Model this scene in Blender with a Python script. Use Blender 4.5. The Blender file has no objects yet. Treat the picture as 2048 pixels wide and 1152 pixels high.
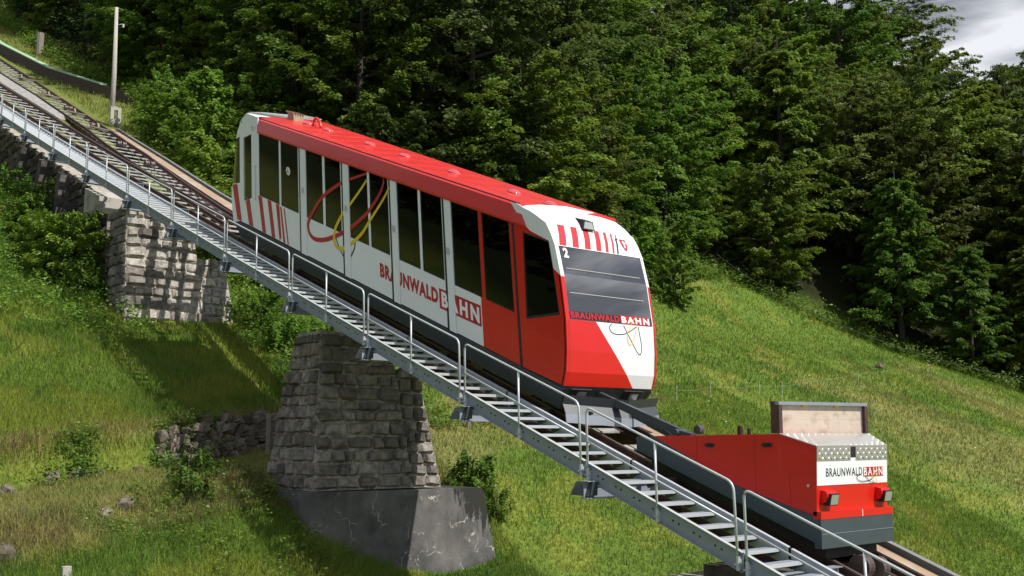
import bpy, math, random
import numpy as np
from mathutils import Vector, Matrix

random.seed(7)
RNG = np.random.default_rng(11)
scene = bpy.context.scene
COL = scene.collection
R = math.radians

# ------------------------------------------------------------------ frame
# s runs uphill along the track, v away from the viewer across it, z up (metres)
def W(s, v, z):
    return (-s, v, z)

# ------------------------------------------------------------------ camera
FOC = 2100.0
cam = bpy.data.cameras.new('camera')
cam.sensor_width = 36.0
cam.lens = FOC / 2048 * 36.0
cam.clip_start = 0.5
cam.clip_end = 3000
camo = bpy.data.objects.new('camera', cam)
camo.location = (0, 0, 0)
camo.rotation_euler = (R(90 + 7.9696), 0, R(49.768))
COL.objects.link(camo)
scene.camera = camo

# ------------------------------------------------------------------ light
SUN_EL, SUN_SIDE = 52.0, 20.0          # height, and degrees away from the track line
sd = Vector((math.cos(R(SUN_EL)) * math.cos(R(SUN_SIDE)), math.cos(R(SUN_EL)) * math.sin(R(SUN_SIDE)), math.sin(R(SUN_EL))))
sun = bpy.data.lights.new('sun', 'SUN')
sun.energy = 5.0
sun.angle = R(0.53)
sun.color = (1.0, 0.955, 0.88)
suno = bpy.data.objects.new('sun', sun)
suno.rotation_euler = sd.to_track_quat('Z', 'Y').to_euler()
suno.location = (60, -10, 80)
COL.objects.link(suno)

world = bpy.data.worlds.new('World')
scene.world = world
world.use_nodes = True
wt = world.node_tree
for n in list(wt.nodes):
    wt.nodes.remove(n)
wo = wt.nodes.new('ShaderNodeOutputWorld')
bg = wt.nodes.new('ShaderNodeBackground')
bg.inputs['Strength'].default_value = 0.088
sky = wt.nodes.new('ShaderNodeTexSky')
sky.sky_type = 'NISHITA'
sky.sun_disc = False
sky.sun_elevation = R(SUN_EL)
sky.sun_rotation = R(90 - SUN_SIDE)
sky.altitude = 1000
tc = wt.nodes.new('ShaderNodeTexCoord')
mp = wt.nodes.new('ShaderNodeMapping')
mp.inputs['Scale'].default_value = (1.0, 1.0, 3.6)
nz = wt.nodes.new('ShaderNodeTexNoise')
nz.inputs['Scale'].default_value = 1.7
nz.inputs['Detail'].default_value = 7
nz.inputs['Roughness'].default_value = 0.55
cov = wt.nodes.new('ShaderNodeValToRGB')
cov.color_ramp.elements[0].position = 0.36
cov.color_ramp.elements[1].position = 0.50
shade = wt.nodes.new('ShaderNodeTexNoise')
shade.inputs['Scale'].default_value = 6.5
shade.inputs['Detail'].default_value = 6
srmp = wt.nodes.new('ShaderNodeValToRGB')
srmp.color_ramp.elements[0].position = 0.40
srmp.color_ramp.elements[0].color = (2.9, 3.1, 3.6, 1)
srmp.color_ramp.elements[1].position = 0.60
srmp.color_ramp.elements[1].color = (8.6, 8.9, 9.4, 1)
wmix = wt.nodes.new('ShaderNodeMix')
wmix.data_type = 'RGBA'
L_ = wt.links.new
L_(tc.outputs['Generated'], mp.inputs['Vector'])
L_(mp.outputs[0], nz.inputs['Vector'])
L_(mp.outputs[0], shade.inputs['Vector'])
L_(nz.outputs['Fac'], cov.inputs[0])
L_(shade.outputs['Fac'], srmp.inputs[0])
L_(cov.outputs[0], wmix.inputs['Factor'])
L_(sky.outputs[0], wmix.inputs['A'])
L_(srmp.outputs[0], wmix.inputs['B'])
L_(wmix.outputs['Result'], bg.inputs['Color'])
L_(bg.outputs[0], wo.inputs['Surface'])

scene.view_settings.view_transform = 'Standard'
scene.view_settings.look = 'None'
scene.view_settings.exposure = 0.2
scene.view_settings.gamma = 1.0
scene.view_settings.use_curve_mapping = False
scene.render.engine = 'CYCLES'
scene.cycles.max_bounces = 6
scene.cycles.transparent_max_bounces = 10
scene.cycles.use_denoising = True

# ------------------------------------------------------------------ materials
MATS = {}
def nt(name):
    m = bpy.data.materials.new(name)
    m.use_nodes = True
    t = m.node_tree
    b = t.nodes['Principled BSDF']
    MATS[name] = m
    return m, t, b

def mat(name, col, rough=0.5, metal=0.0, spec=0.5, var=0.0, vscale=6.0, bump=0.0, bscale=30.0, dirt=None, dscale=2.0, coat=0.0):
    """plain or mottled principled paint / metal / wood"""
    m, t, b = nt(name)
    b.inputs['Roughness'].default_value = rough
    b.inputs['Metallic'].default_value = metal
    b.inputs['Specular IOR Level'].default_value = spec
    b.inputs['Coat Weight'].default_value = coat
    c = (*col, 1)
    b.inputs['Base Color'].default_value = c
    geo = t.nodes.new('ShaderNodeNewGeometry')
    if var or dirt:
        n = t.nodes.new('ShaderNodeTexNoise')
        n.inputs['Scale'].default_value = vscale
        n.inputs['Detail'].default_value = 6
        t.links.new(geo.outputs['Position'], n.inputs['Vector'])
        mx = t.nodes.new('ShaderNodeMix'); mx.data_type = 'RGBA'
        mx.inputs['A'].default_value = (*[max(0, x * (1 - var)) for x in col], 1)
        mx.inputs['B'].default_value = (*[min(1, x * (1 + var)) for x in col], 1)
        t.links.new(n.outputs['Fac'], mx.inputs['Factor'])
        out = mx.outputs['Result']
        if dirt:
            n2 = t.nodes.new('ShaderNodeTexNoise')
            n2.inputs['Scale'].default_value = dscale
            n2.inputs['Detail'].default_value = 8
            n2.inputs['Roughness'].default_value = 0.65
            t.links.new(geo.outputs['Position'], n2.inputs['Vector'])
            rp = t.nodes.new('ShaderNodeValToRGB')
            rp.color_ramp.elements[0].position = 0.5
            rp.color_ramp.elements[1].position = 0.68
            t.links.new(n2.outputs['Fac'], rp.inputs[0])
            m2 = t.nodes.new('ShaderNodeMix'); m2.data_type = 'RGBA'
            m2.inputs['B'].default_value = (*dirt, 1)
            t.links.new(rp.outputs[0], m2.inputs['Factor'])
            t.links.new(out, m2.inputs['A'])
            out = m2.outputs['Result']
        t.links.new(out, b.inputs['Base Color'])
    if bump:
        n3 = t.nodes.new('ShaderNodeTexNoise')
        n3.inputs['Scale'].default_value = bscale
        n3.inputs['Detail'].default_value = 8
        t.links.new(geo.outputs['Position'], n3.inputs['Vector'])
        bm = t.nodes.new('ShaderNodeBump')
        bm.inputs['Strength'].default_value = bump
        bm.inputs['Distance'].default_value = 0.05
        t.links.new(n3.outputs['Fac'], bm.inputs['Height'])
        t.links.new(bm.outputs[0], b.inputs['Normal'])
    return m

mat('red_paint', (0.58, 0.012, 0.008), 0.32, var=0.10, vscale=2.0, coat=0.15)
mat('roof_red', (0.60, 0.018, 0.014), 0.34, var=0.22, vscale=1.6, coat=0.25)
mat('white_paint', (0.76, 0.785, 0.80), 0.30, var=0.06, vscale=1.0, coat=0.2)
mat('decal_red', (0.42, 0.010, 0.02), 0.4)
mat('decal_white', (0.82, 0.82, 0.82), 0.4)
mat('decal_yellow', (0.70, 0.50, 0.02), 0.4)
mat('decal_black', (0.02, 0.02, 0.025), 0.4)
mat('dark_grey', (0.045, 0.055, 0.062), 0.45, var=0.15, vscale=3, coat=0.1)
mat('cart_grey', (0.045, 0.062, 0.072), 0.5, var=0.15, vscale=4)
mat('rubber', (0.012, 0.012, 0.015), 0.6)
mat('under_black', (0.014, 0.013, 0.013), 0.75, var=0.3)
mat('galvanised', (0.50, 0.53, 0.56), 0.45, metal=0.25, var=0.12, vscale=9.0, bump=0.05)
mat('galv_side', (0.27, 0.30, 0.35), 0.5, metal=0.2, var=0.15, vscale=5.0)  # darker copy of galvanised; the stringer webs' shade is in its colour
mat('rail_steel', (0.13, 0.095, 0.09), 0.42, metal=0.4, var=0.2)
mat('rust_steel', (0.055, 0.030, 0.026), 0.7, var=0.35, vscale=5, dirt=(0.14, 0.045, 0.02), dscale=3.0)
mat('rust_plate', (0.31, 0.215, 0.15), 0.75, var=0.2, vscale=2.0, dirt=(0.40, 0.35, 0.29), dscale=0.9)
mat('tie_steel', (0.33, 0.33, 0.32), 0.6, var=0.25, vscale=4.0, dirt=(0.16, 0.10, 0.07), dscale=3.0)
mat('grey_beam', (0.17, 0.18, 0.18), 0.6, var=0.2)
mat('chrome', (0.75, 0.75, 0.76), 0.25, metal=0.9)
mat('lamp_glass', (0.62, 0.63, 0.62), 0.12, metal=0.6, var=0.3, vscale=30)
mat('diamond_plate', (0.60, 0.58, 0.56), 0.4, metal=0.75, var=0.06, vscale=8)
mat('wood_board', (0.54, 0.45, 0.38), 0.75, var=0.14, vscale=7.0, dirt=(0.38, 0.27, 0.21), dscale=5.0)
mat('old_wood', (0.23, 0.20, 0.17), 0.85, var=0.3, vscale=8.0, bump=0.3)
mat('dark_wood', (0.055, 0.035, 0.028), 0.85, var=0.3, vscale=5.0, bump=0.3)
mat('pole_wood', (0.40, 0.38, 0.34), 0.85, var=0.25, vscale=5.0, bump=0.2)
mat('moss_green', (0.26, 0.40, 0.25), 0.9, var=0.3, vscale=3)
mat('pale_concrete', (0.42, 0.40, 0.36), 0.9, var=0.2, vscale=3, dirt=(0.20, 0.18, 0.15), dscale=1.5, bump=0.2)
mat('interior_dark', (0.05, 0.05, 0.052), 0.7)
mat('interior_light', (0.50, 0.47, 0.42), 0.6)
mat('seat_red', (0.40, 0.02, 0.02), 0.7)
mat('white_pipe', (0.55, 0.56, 0.56), 0.4)
mat('fence_white', (0.5, 0.5, 0.46), 0.5)
mat('cable_dark', (0.05, 0.05, 0.05), 0.6)
mat('lens_red', (0.55, 0.05, 0.06), 0.08, coat=1.0)
mat('bark', (0.045, 0.038, 0.030), 0.9, var=0.4, vscale=4.0, bump=0.4)

def glass(name, tint, refl, rough=0.01):
    m = bpy.data.materials.new(name); m.use_nodes = True
    t = m.node_tree
    for n in list(t.nodes): t.nodes.remove(n)
    o = t.nodes.new('ShaderNodeOutputMaterial')
    tr = t.nodes.new('ShaderNodeBsdfTransparent'); tr.inputs[0].default_value = (*tint, 1)
    gl = t.nodes.new('ShaderNodeBsdfGlossy'); gl.inputs['Roughness'].default_value = rough
    fr = t.nodes.new('ShaderNodeFresnel'); fr.inputs['IOR'].default_value = 1.5
    ad = t.nodes.new('ShaderNodeMath'); ad.operation = 'ADD'; ad.inputs[1].default_value = refl; ad.use_clamp = True
    mx = t.nodes.new('ShaderNodeMixShader')
    t.links.new(fr.outputs[0], ad.inputs[0]); t.links.new(ad.outputs[0], mx.inputs[0])
    t.links.new(tr.outputs[0], mx.inputs[1]); t.links.new(gl.outputs[0], mx.inputs[2])
    t.links.new(mx.outputs[0], o.inputs['Surface'])
    MATS[name] = m
glass('window_glass', (0.72, 0.74, 0.72), 0.02)
glass('windscreen_glass', (0.60, 0.62, 0.61), 0.44)

def stone_mat(name, cols, dark, scale=5.0, stain=0.35):
    m, t, b = nt(name)
    b.inputs['Roughness'].default_value = 0.9
    b.inputs['Specular IOR Level'].default_value = 0.2
    geo = t.nodes.new('ShaderNodeNewGeometry')
    oi = t.nodes.new('ShaderNodeObjectInfo')
    rp = t.nodes.new('ShaderNodeValToRGB')
    els = rp.color_ramp.elements
    els[0].color = (*cols[0], 1); els[1].color = (*cols[-1], 1)
    for i, c in enumerate(cols[1:-1]):
        e = els.new((i + 1) / (len(cols) - 1)); e.color = (*c, 1)
    t.links.new(oi.outputs['Random'], rp.inputs[0])
    n = t.nodes.new('ShaderNodeTexNoise'); n.inputs['Scale'].default_value = scale; n.inputs['Detail'].default_value = 9; n.inputs['Roughness'].default_value = 0.68
    t.links.new(geo.outputs['Position'], n.inputs['Vector'])
    r2 = t.nodes.new('ShaderNodeValToRGB'); r2.color_ramp.elements[0].position = 0.32; r2.color_ramp.elements[0].color = (0.35, 0.34, 0.34, 1)
    r2.color_ramp.elements[1].position = 0.72; r2.color_ramp.elements[1].color = (1.35, 1.33, 1.28, 1)
    t.links.new(n.outputs['Fac'], r2.inputs[0])
    mu = t.nodes.new('ShaderNodeMix'); mu.data_type = 'RGBA'; mu.blend_type = 'MULTIPLY'; mu.inputs['Factor'].default_value = 1.0
    t.links.new(rp.outputs[0], mu.inputs['A']); t.links.new(r2.outputs[0], mu.inputs['B'])
    n4 = t.nodes.new('ShaderNodeTexNoise'); n4.inputs['Scale'].default_value = 1.1; n4.inputs['Detail'].default_value = 5
    t.links.new(geo.outputs['Position'], n4.inputs['Vector'])
    r4 = t.nodes.new('ShaderNodeValToRGB'); r4.color_ramp.elements[0].position = 0.46; r4.color_ramp.elements[1].position = 0.64
    r4.color_ramp.elements[1].color = (stain * 1.6, stain * 1.6, stain * 1.6, 1)
    t.links.new(n4.outputs['Fac'], r4.inputs[0])
    m2 = t.nodes.new('ShaderNodeMix'); m2.data_type = 'RGBA'; m2.inputs['B'].default_value = (*dark, 1)
    t.links.new(r4.outputs[0], m2.inputs['Factor']); t.links.new(mu.outputs['Result'], m2.inputs['A'])
    t.links.new(m2.outputs['Result'], b.inputs['Base Color'])
    n3 = t.nodes.new('ShaderNodeTexNoise'); n3.inputs['Scale'].default_value = 14; n3.inputs['Detail'].default_value = 8
    t.links.new(geo.outputs['Position'], n3.inputs['Vector'])
    bm = t.nodes.new('ShaderNodeBump'); bm.inputs['Strength'].default_value = 0.75; bm.inputs['Distance'].default_value = 0.05
    t.links.new(n3.outputs['Fac'], bm.inputs['Height']); t.links.new(bm.outputs[0], b.inputs['Normal'])
    return m
stone_mat('pier_stone', [(0.15, 0.135, 0.125), (0.27, 0.25, 0.235), (0.37, 0.345, 0.32), (0.22, 0.19, 0.175), (0.31, 0.295, 0.28)], (0.07, 0.065, 0.06))
stone_mat('pale_stone', [(0.36, 0.34, 0.31), (0.48, 0.45, 0.41), (0.40, 0.38, 0.36), (0.55, 0.52, 0.47)], (0.13, 0.12, 0.11), stain=0.25)
stone_mat('dark_stone', [(0.055, 0.05, 0.046), (0.10, 0.09, 0.083), (0.15, 0.135, 0.125)], (0.03, 0.028, 0.026))
stone_mat('mortar', [(0.46, 0.43, 0.38), (0.46, 0.43, 0.38)], (0.20, 0.19, 0.17), scale=9)
stone_mat('field_stone', [(0.13, 0.11, 0.095), (0.20, 0.17, 0.14), (0.30, 0.265, 0.23)], (0.06, 0.05, 0.04), scale=8)

# stained concrete with pale cracks
m, t, b = nt('old_concrete')
b.inputs['Roughness'].default_value = 0.9
geo = t.nodes.new('ShaderNodeNewGeometry')
n1 = t.nodes.new('ShaderNodeTexNoise'); n1.inputs['Scale'].default_value = 1.3; n1.inputs['Detail'].default_value = 8; n1.inputs['Roughness'].default_value = 0.6
t.links.new(geo.outputs['Position'], n1.inputs['Vector'])
r1 = t.nodes.new('ShaderNodeValToRGB')
r1.color_ramp.elements[0].position = 0.35; r1.color_ramp.elements[0].color = (0.062, 0.060, 0.060, 1)
r1.color_ramp.elements[1].position = 0.66; r1.color_ramp.elements[1].color = (0.150, 0.142, 0.137, 1)
t.links.new(n1.outputs['Fac'], r1.inputs[0])
nd = t.nodes.new('ShaderNodeTexNoise'); nd.inputs['Scale'].default_value = 2.4; nd.inputs['Detail'].default_value = 5
t.links.new(geo.outputs['Position'], nd.inputs['Vector'])
va = t.nodes.new('ShaderNodeVectorMath'); va.operation = 'MULTIPLY_ADD'; va.inputs[1].default_value = (0.9, 0.9, 0.9)
t.links.new(nd.outputs['Color'], va.inputs[0]); t.links.new(geo.outputs['Position'], va.inputs[2])
vo = t.nodes.new('ShaderNodeTexVoronoi'); vo.feature = 'DISTANCE_TO_EDGE'; vo.inputs['Scale'].default_value = 1.1
t.links.new(va.outputs[0], vo.inputs['Vector'])
rc = t.nodes.new('ShaderNodeValToRGB'); rc.color_ramp.elements[0].position = 0.004; rc.color_ramp.elements[0].color = (1, 1, 1, 1)
rc.color_ramp.elements[1].position = 0.013; rc.color_ramp.elements[1].color = (0, 0, 0, 1)
t.links.new(vo.outputs['Distance'], rc.inputs[0])
n2 = t.nodes.new('ShaderNodeTexNoise'); n2.inputs['Scale'].default_value = 1.9; n2.inputs['Detail'].default_value = 3
t.links.new(geo.outputs['Position'], n2.inputs['Vector'])
rg = t.nodes.new('ShaderNodeValToRGB'); rg.color_ramp.elements[0].position = 0.48; rg.color_ramp.elements[1].position = 0.62
t.links.new(n2.outputs['Fac'], rg.inputs[0])
mm = t.nodes.new('ShaderNodeMath'); mm.operation = 'MULTIPLY'
t.links.new(rc.outputs[0], mm.inputs[0]); t.links.new(rg.outputs[0], mm.inputs[1])
mc = t.nodes.new('ShaderNodeMix'); mc.data_type = 'RGBA'; mc.inputs['B'].default_value = (0.52, 0.50, 0.46, 1)
t.links.new(mm.outputs[0], mc.inputs['Factor']); t.links.new(r1.outputs[0], mc.inputs['A'])
# black lichen running down from the top edge, towards the far end
sx = t.nodes.new('ShaderNodeSeparateXYZ'); t.links.new(geo.outputs['Position'], sx.inputs[0])
mr1 = t.nodes.new('ShaderNodeMapRange'); mr1.inputs['From Min'].default_value = 17.2; mr1.inputs['From Max'].default_value = 18.9
t.links.new(sx.outputs['Y'], mr1.inputs['Value'])
mr2 = t.nodes.new('ShaderNodeMapRange'); mr2.inputs['From Min'].default_value = -3.2; mr2.inputs['From Max'].default_value = -1.5
t.links.new(sx.outputs['Z'], mr2.inputs['Value'])
mpn = t.nodes.new('ShaderNodeMapping'); mpn.inputs['Scale'].default_value = (5, 5, 1.6)
t.links.new(geo.outputs['Position'], mpn.inputs['Vector'])
n5 = t.nodes.new('ShaderNodeTexNoise'); n5.inputs['Scale'].default_value = 1.4; n5.inputs['Detail'].default_value = 8; n5.inputs['Roughness'].default_value = 0.7
t.links.new(mpn.outputs[0], n5.inputs['Vector'])
ma = t.nodes.new('ShaderNodeMath'); ma.operation = 'MULTIPLY'; t.links.new(mr1.outputs[0], ma.inputs[0]); t.links.new(mr2.outputs[0], ma.inputs[1])
mb_ = t.nodes.new('ShaderNodeMath'); mb_.operation = 'MULTIPLY_ADD'; mb_.inputs[1].default_value = 0.55; t.links.new(ma.outputs[0], mb_.inputs[0]); t.links.new(n5.outputs['Fac'], mb_.inputs[2])
rb = t.nodes.new('ShaderNodeValToRGB'); rb.color_ramp.elements[0].position = 0.68; rb.color_ramp.elements[1].position = 0.74
t.links.new(mb_.outputs[0], rb.inputs[0])
md = t.nodes.new('ShaderNodeMix'); md.data_type = 'RGBA'; md.inputs['B'].default_value = (0.02, 0.02, 0.018, 1)
t.links.new(rb.outputs[0], md.inputs['Factor']); t.links.new(mc.outputs['Result'], md.inputs['A'])
t.links.new(md.outputs['Result'], b.inputs['Base Color'])
n3 = t.nodes.new('ShaderNodeTexNoise'); n3.inputs['Scale'].default_value = 18; n3.inputs['Detail'].default_value = 8
t.links.new(geo.outputs['Position'], n3.inputs['Vector'])
bmn = t.nodes.new('ShaderNodeBump'); bmn.inputs['Strength'].default_value = 0.35; bmn.inputs['Distance'].default_value = 0.03
t.links.new(n3.outputs['Fac'], bmn.inputs['Height']); t.links.new(bmn.outputs[0], b.inputs['Normal'])

def leaf_mat(name, c0, c1, c2, trans=0.35, hue_var=0.25, sheen=0.25, hue=(.492, .53)):
    """leaf colour from the per-leaf 'tint' value, shifted a little per plant"""
    m = bpy.data.materials.new(name); m.use_nodes = True
    t = m.node_tree
    for n in list(t.nodes): t.nodes.remove(n)
    o = t.nodes.new('ShaderNodeOutputMaterial')
    at = t.nodes.new('ShaderNodeAttribute'); at.attribute_name = 'tint'
    oi = t.nodes.new('ShaderNodeObjectInfo')
    rp = t.nodes.new('ShaderNodeValToRGB')
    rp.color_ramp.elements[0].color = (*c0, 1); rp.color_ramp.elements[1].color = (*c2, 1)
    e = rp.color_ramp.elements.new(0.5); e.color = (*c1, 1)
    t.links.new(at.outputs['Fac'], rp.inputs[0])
    hs = t.nodes.new('ShaderNodeHueSaturation')
    mh = t.nodes.new('ShaderNodeMapRange'); mh.inputs['To Min'].default_value = hue[0]; mh.inputs['To Max'].default_value = hue[1]
    mv = t.nodes.new('ShaderNodeMapRange'); mv.inputs['To Min'].default_value = 1 - hue_var; mv.inputs['To Max'].default_value = 1 + hue_var
    mo = t.nodes.new('ShaderNodeMath'); mo.operation = 'MULTIPLY'; mo.inputs[1].default_value = 7.31
    mf = t.nodes.new('ShaderNodeMath'); mf.operation = 'FRACT'
    t.links.new(oi.outputs['Random'], mh.inputs['Value'])
    t.links.new(oi.outputs['Random'], mo.inputs[0]); t.links.new(mo.outputs[0], mf.inputs[0]); t.links.new(mf.outputs[0], mv.inputs['Value'])
    t.links.new(mh.outputs[0], hs.inputs['Hue']); t.links.new(mv.outputs[0], hs.inputs['Value'])
    t.links.new(rp.outputs[0], hs.inputs['Color'])
    df = t.nodes.new('ShaderNodeBsdfDiffuse'); tl = t.nodes.new('ShaderNodeBsdfTranslucent')
    gl = t.nodes.new('ShaderNodeBsdfGlossy'); gl.inputs['Roughness'].default_value = 0.45; gl.inputs['Color'].default_value = (1, 1, 1, 1)
    t.links.new(hs.outputs[0], df.inputs[0]); t.links.new(hs.outputs[0], tl.inputs[0])
    mx = t.nodes.new('ShaderNodeMixShader'); mx.inputs[0].default_value = trans
    t.links.new(df.outputs[0], mx.inputs[1]); t.links.new(tl.outputs[0], mx.inputs[2])
    m2 = t.nodes.new('ShaderNodeMixShader'); m2.inputs[0].default_value = 0.012 * sheen / 0.25
    t.links.new(mx.outputs[0], m2.inputs[1]); t.links.new(gl.outputs[0], m2.inputs[2])
    t.links.new(m2.outputs[0], o.inputs['Surface'])
    MATS[name] = m
leaf_mat('beech_leaf', (0.060, 0.110, 0.018), (0.125, 0.190, 0.026), (0.225, 0.270, 0.040), trans=.42)
leaf_mat('olive_leaf', (0.058, 0.092, 0.022), (0.118, 0.155, 0.036), (0.200, 0.225, 0.055), trans=.42)
leaf_mat('spruce_needle', (0.014, 0.030, 0.010), (0.030, 0.054, 0.016), (0.070, 0.090, 0.024), trans=0.15)
leaf_mat('hazel_leaf', (0.075, 0.160, 0.022), (0.145, 0.265, 0.035), (0.260, 0.370, 0.065), trans=.45, hue=(.478, .505))
leaf_mat('weed_leaf', (0.055, 0.120, 0.018), (0.105, 0.205, 0.028), (0.190, 0.300, 0.050), trans=.45, hue=(.48, .505))

m = bpy.data.materials.new('grass_blade'); m.use_nodes = True; t = m.node_tree
for n in list(t.nodes): t.nodes.remove(n)
o = t.nodes.new('ShaderNodeOutputMaterial')
at = t.nodes.new('ShaderNodeAttribute'); at.attribute_name = 'Col'
df = t.nodes.new('ShaderNodeBsdfDiffuse'); tl = t.nodes.new('ShaderNodeBsdfTranslucent')
t.links.new(at.outputs['Color'], df.inputs[0]); t.links.new(at.outputs['Color'], tl.inputs[0])
mx = t.nodes.new('ShaderNodeMixShader'); mx.inputs[0].default_value = 0.4
t.links.new(df.outputs[0], mx.inputs[1]); t.links.new(tl.outputs[0], mx.inputs[2]); t.links.new(mx.outputs[0], o.inputs['Surface'])
MATS['grass_blade'] = m

m, t, b = nt('turf')
b.inputs['Roughness'].default_value = 1.0; b.inputs['Specular IOR Level'].default_value = 0.1
at = t.nodes.new('ShaderNodeAttribute'); at.attribute_name = 'Col'
geo = t.nodes.new('ShaderNodeNewGeometry')
n = t.nodes.new('ShaderNodeTexNoise'); n.inputs['Scale'].default_value = 7; n.inputs['Detail'].default_value = 8; n.inputs['Roughness'].default_value = 0.7
t.links.new(geo.outputs['Position'], n.inputs['Vector'])
r2 = t.nodes.new('ShaderNodeValToRGB'); r2.color_ramp.elements[0].position = 0.3; r2.color_ramp.elements[0].color = (0.45, 0.45, 0.45, 1)
r2.color_ramp.elements[1].position = 0.7; r2.color_ramp.elements[1].color = (1.3, 1.3, 1.3, 1)
t.links.new(n.outputs['Fac'], r2.inputs[0])
mu = t.nodes.new('ShaderNodeMix'); mu.data_type = 'RGBA'; mu.blend_type = 'MULTIPLY'; mu.inputs['Factor'].default_value = 1
t.links.new(at.outputs['Color'], mu.inputs['A']); t.links.new(r2.outputs[0], mu.inputs['B'])
t.links.new(mu.outputs['Result'], b.inputs['Base Color'])
bm = t.nodes.new('ShaderNodeBump'); bm.inputs['Strength'].default_value = 0.8; bm.inputs['Distance'].default_value = 0.15
t.links.new(n.outputs['Fac'], bm.inputs['Height']); t.links.new(bm.outputs[0], b.inputs['Normal'])

# ------------------------------------------------------------------ mesh helpers
class MB:
    """collects shapes, builds ONE mesh object"""
    def __init__(self):
        self.v = []; self.f = []; self.m = []
    def add(self, vs, fs, mi=0):
        n = len(self.v)
        self.v += [tuple(p) for p in vs]
        for f in fs:
            self.f.append(tuple(i + n for i in f)); self.m.append(mi)
    def hexa(self, p, mi=0):      # 4 bottom points, 4 top points
        self.add(p, [(3, 2, 1, 0), (4, 5, 6, 7), (0, 1, 5, 4), (1, 2, 6, 5), (2, 3, 7, 6), (3, 0, 4, 7)], mi)
    def box(self, s0, s1, v0, v1, z0, z1, mi=0):
        p = [W(s, v, z) for z in (z0, z1) for s, v in ((s0, v0), (s1, v0), (s1, v1), (s0, v1))]
        self.hexa(p, mi)
    def prism(self, pts, off, mi=0):   # polygon pts (3d) swept by vector off
        n = len(pts); pts = [Vector(p) for p in pts]; off = Vector(off)
        vs = pts + [p + off for p in pts]
        fs = [tuple(range(n)), tuple(range(2 * n - 1, n - 1, -1))]
        fs += [(i, i + n, (i + 1) % n + n, (i + 1) % n) for i in range(n)]
        self.add(vs, fs, mi)
    def beam(self, A, B, w, h, up=(0, 0, 1), mi=0):
        A = Vector(A); B = Vector(B); d = (B - A).normalized(); up = Vector(up)
        x = d.cross(up).normalized(); y = x.cross(d).normalized()
        p = []
        for P in (A, B):
            p += [P - x * w / 2 - y * h / 2, P + x * w / 2 - y * h / 2, P + x * w / 2 + y * h / 2, P - x * w / 2 + y * h / 2]
        self.hexa(p, mi)
    def tube(self, pts, r, n=8, mi=0, cap=True, radii=None):
        pts = [Vector(p) for p in pts]; k = len(pts); vs = []; fs = []
        for i, P in enumerate(pts):
            d = (pts[min(i + 1, k - 1)] - pts[max(i - 1, 0)]).normalized()
            a = Vector((0, 0, 1)) if abs(d.z) < .9 else Vector((1, 0, 0))
            x = d.cross(a).normalized(); y = x.cross(d)
            rr = radii[i] if radii else r
            for j in range(n):
                t = 2 * math.pi * j / n
                vs.append(P + x * math.cos(t) * rr + y * math.sin(t) * rr)
        for i in range(k - 1):
            for j in range(n):
                fs.append((i * n + j, i * n + (j + 1) % n, (i + 1) * n + (j + 1) % n, (i + 1) * n + j))
        if cap:
            fs.append(tuple(range(n - 1, -1, -1))); fs.append(tuple(range((k - 1) * n, k * n)))
        self.add(vs, fs, mi)
    def build(self, name, mats, parent=None, smooth=False, origin=None):
        if isinstance(mats, str): mats = [mats]
        org = Vector(origin) if origin is not None else (WLOC.get(parent.name, Vector()) if parent else Vector())
        me = bpy.data.meshes.new(name)
        me.from_pydata([tuple(Vector(p) - org) for p in self.v], [], self.f)
        for q in mats: me.materials.append(MATS[q])
        me.polygons.foreach_set('material_index', self.m)
        if smooth: me.polygons.foreach_set('use_smooth', [True] * len(self.f))
        me.update()
        o = bpy.data.objects.new(name, me); COL.objects.link(o)
        if parent:
            o.parent = parent
            o.location = org - WLOC.get(parent.name, Vector())
            WLOC[o.name] = org
        else:
            o.location = org; WLOC[o.name] = org
        return o
WLOC = {}

def thing(name, loc, label, cat, group=None):
    o = bpy.data.objects.new(name, None); COL.objects.link(o)
    o.empty_display_size = .3
    o.location = loc; WLOC[o.name] = Vector(loc)
    o['label'] = label; o['category'] = cat
    if group: o['group'] = group
    return o
def tag(o, label, cat, group=None):
    o['label'] = label; o['category'] = cat
    if group: o['group'] = group
    return o
def place(name, me, parent, M):
    """an instance of mesh me under parent, at world matrix M"""
    o = bpy.data.objects.new(name, me); COL.objects.link(o)
    o.parent = parent
    L = Matrix.Translation(-WLOC[parent.name]) @ M
    o.matrix_local = L
    return o

def np_mesh(name, verts, quads, mats, tint=None, col=None, midx=None):
    me = bpy.data.meshes.new(name)
    nv, nq = len(verts), len(quads)
    me.vertices.add(nv); me.vertices.foreach_set('co', np.asarray(verts, np.float32).ravel())
    me.loops.add(nq * 4); me.loops.foreach_set('vertex_index', np.asarray(quads, np.int32).ravel())
    me.polygons.add(nq); me.polygons.foreach_set('loop_start', np.arange(0, nq * 4, 4, dtype=np.int32))
    for q in mats: me.materials.append(MATS[q])
    if midx is not None: me.polygons.foreach_set('material_index', np.asarray(midx, np.int32))
    if tint is not None:
        a = me.attributes.new('tint', 'FLOAT', 'POINT'); a.data.foreach_set('value', np.asarray(tint, np.float32))
    if col is not None:
        a = me.attributes.new('Col', 'FLOAT_COLOR', 'POINT')
        c = np.ones((nv, 4), np.float32); c[:, :3] = col
        a.data.foreach_set('color', c.ravel())
    me.update(calc_edges=True)
    return me

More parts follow.
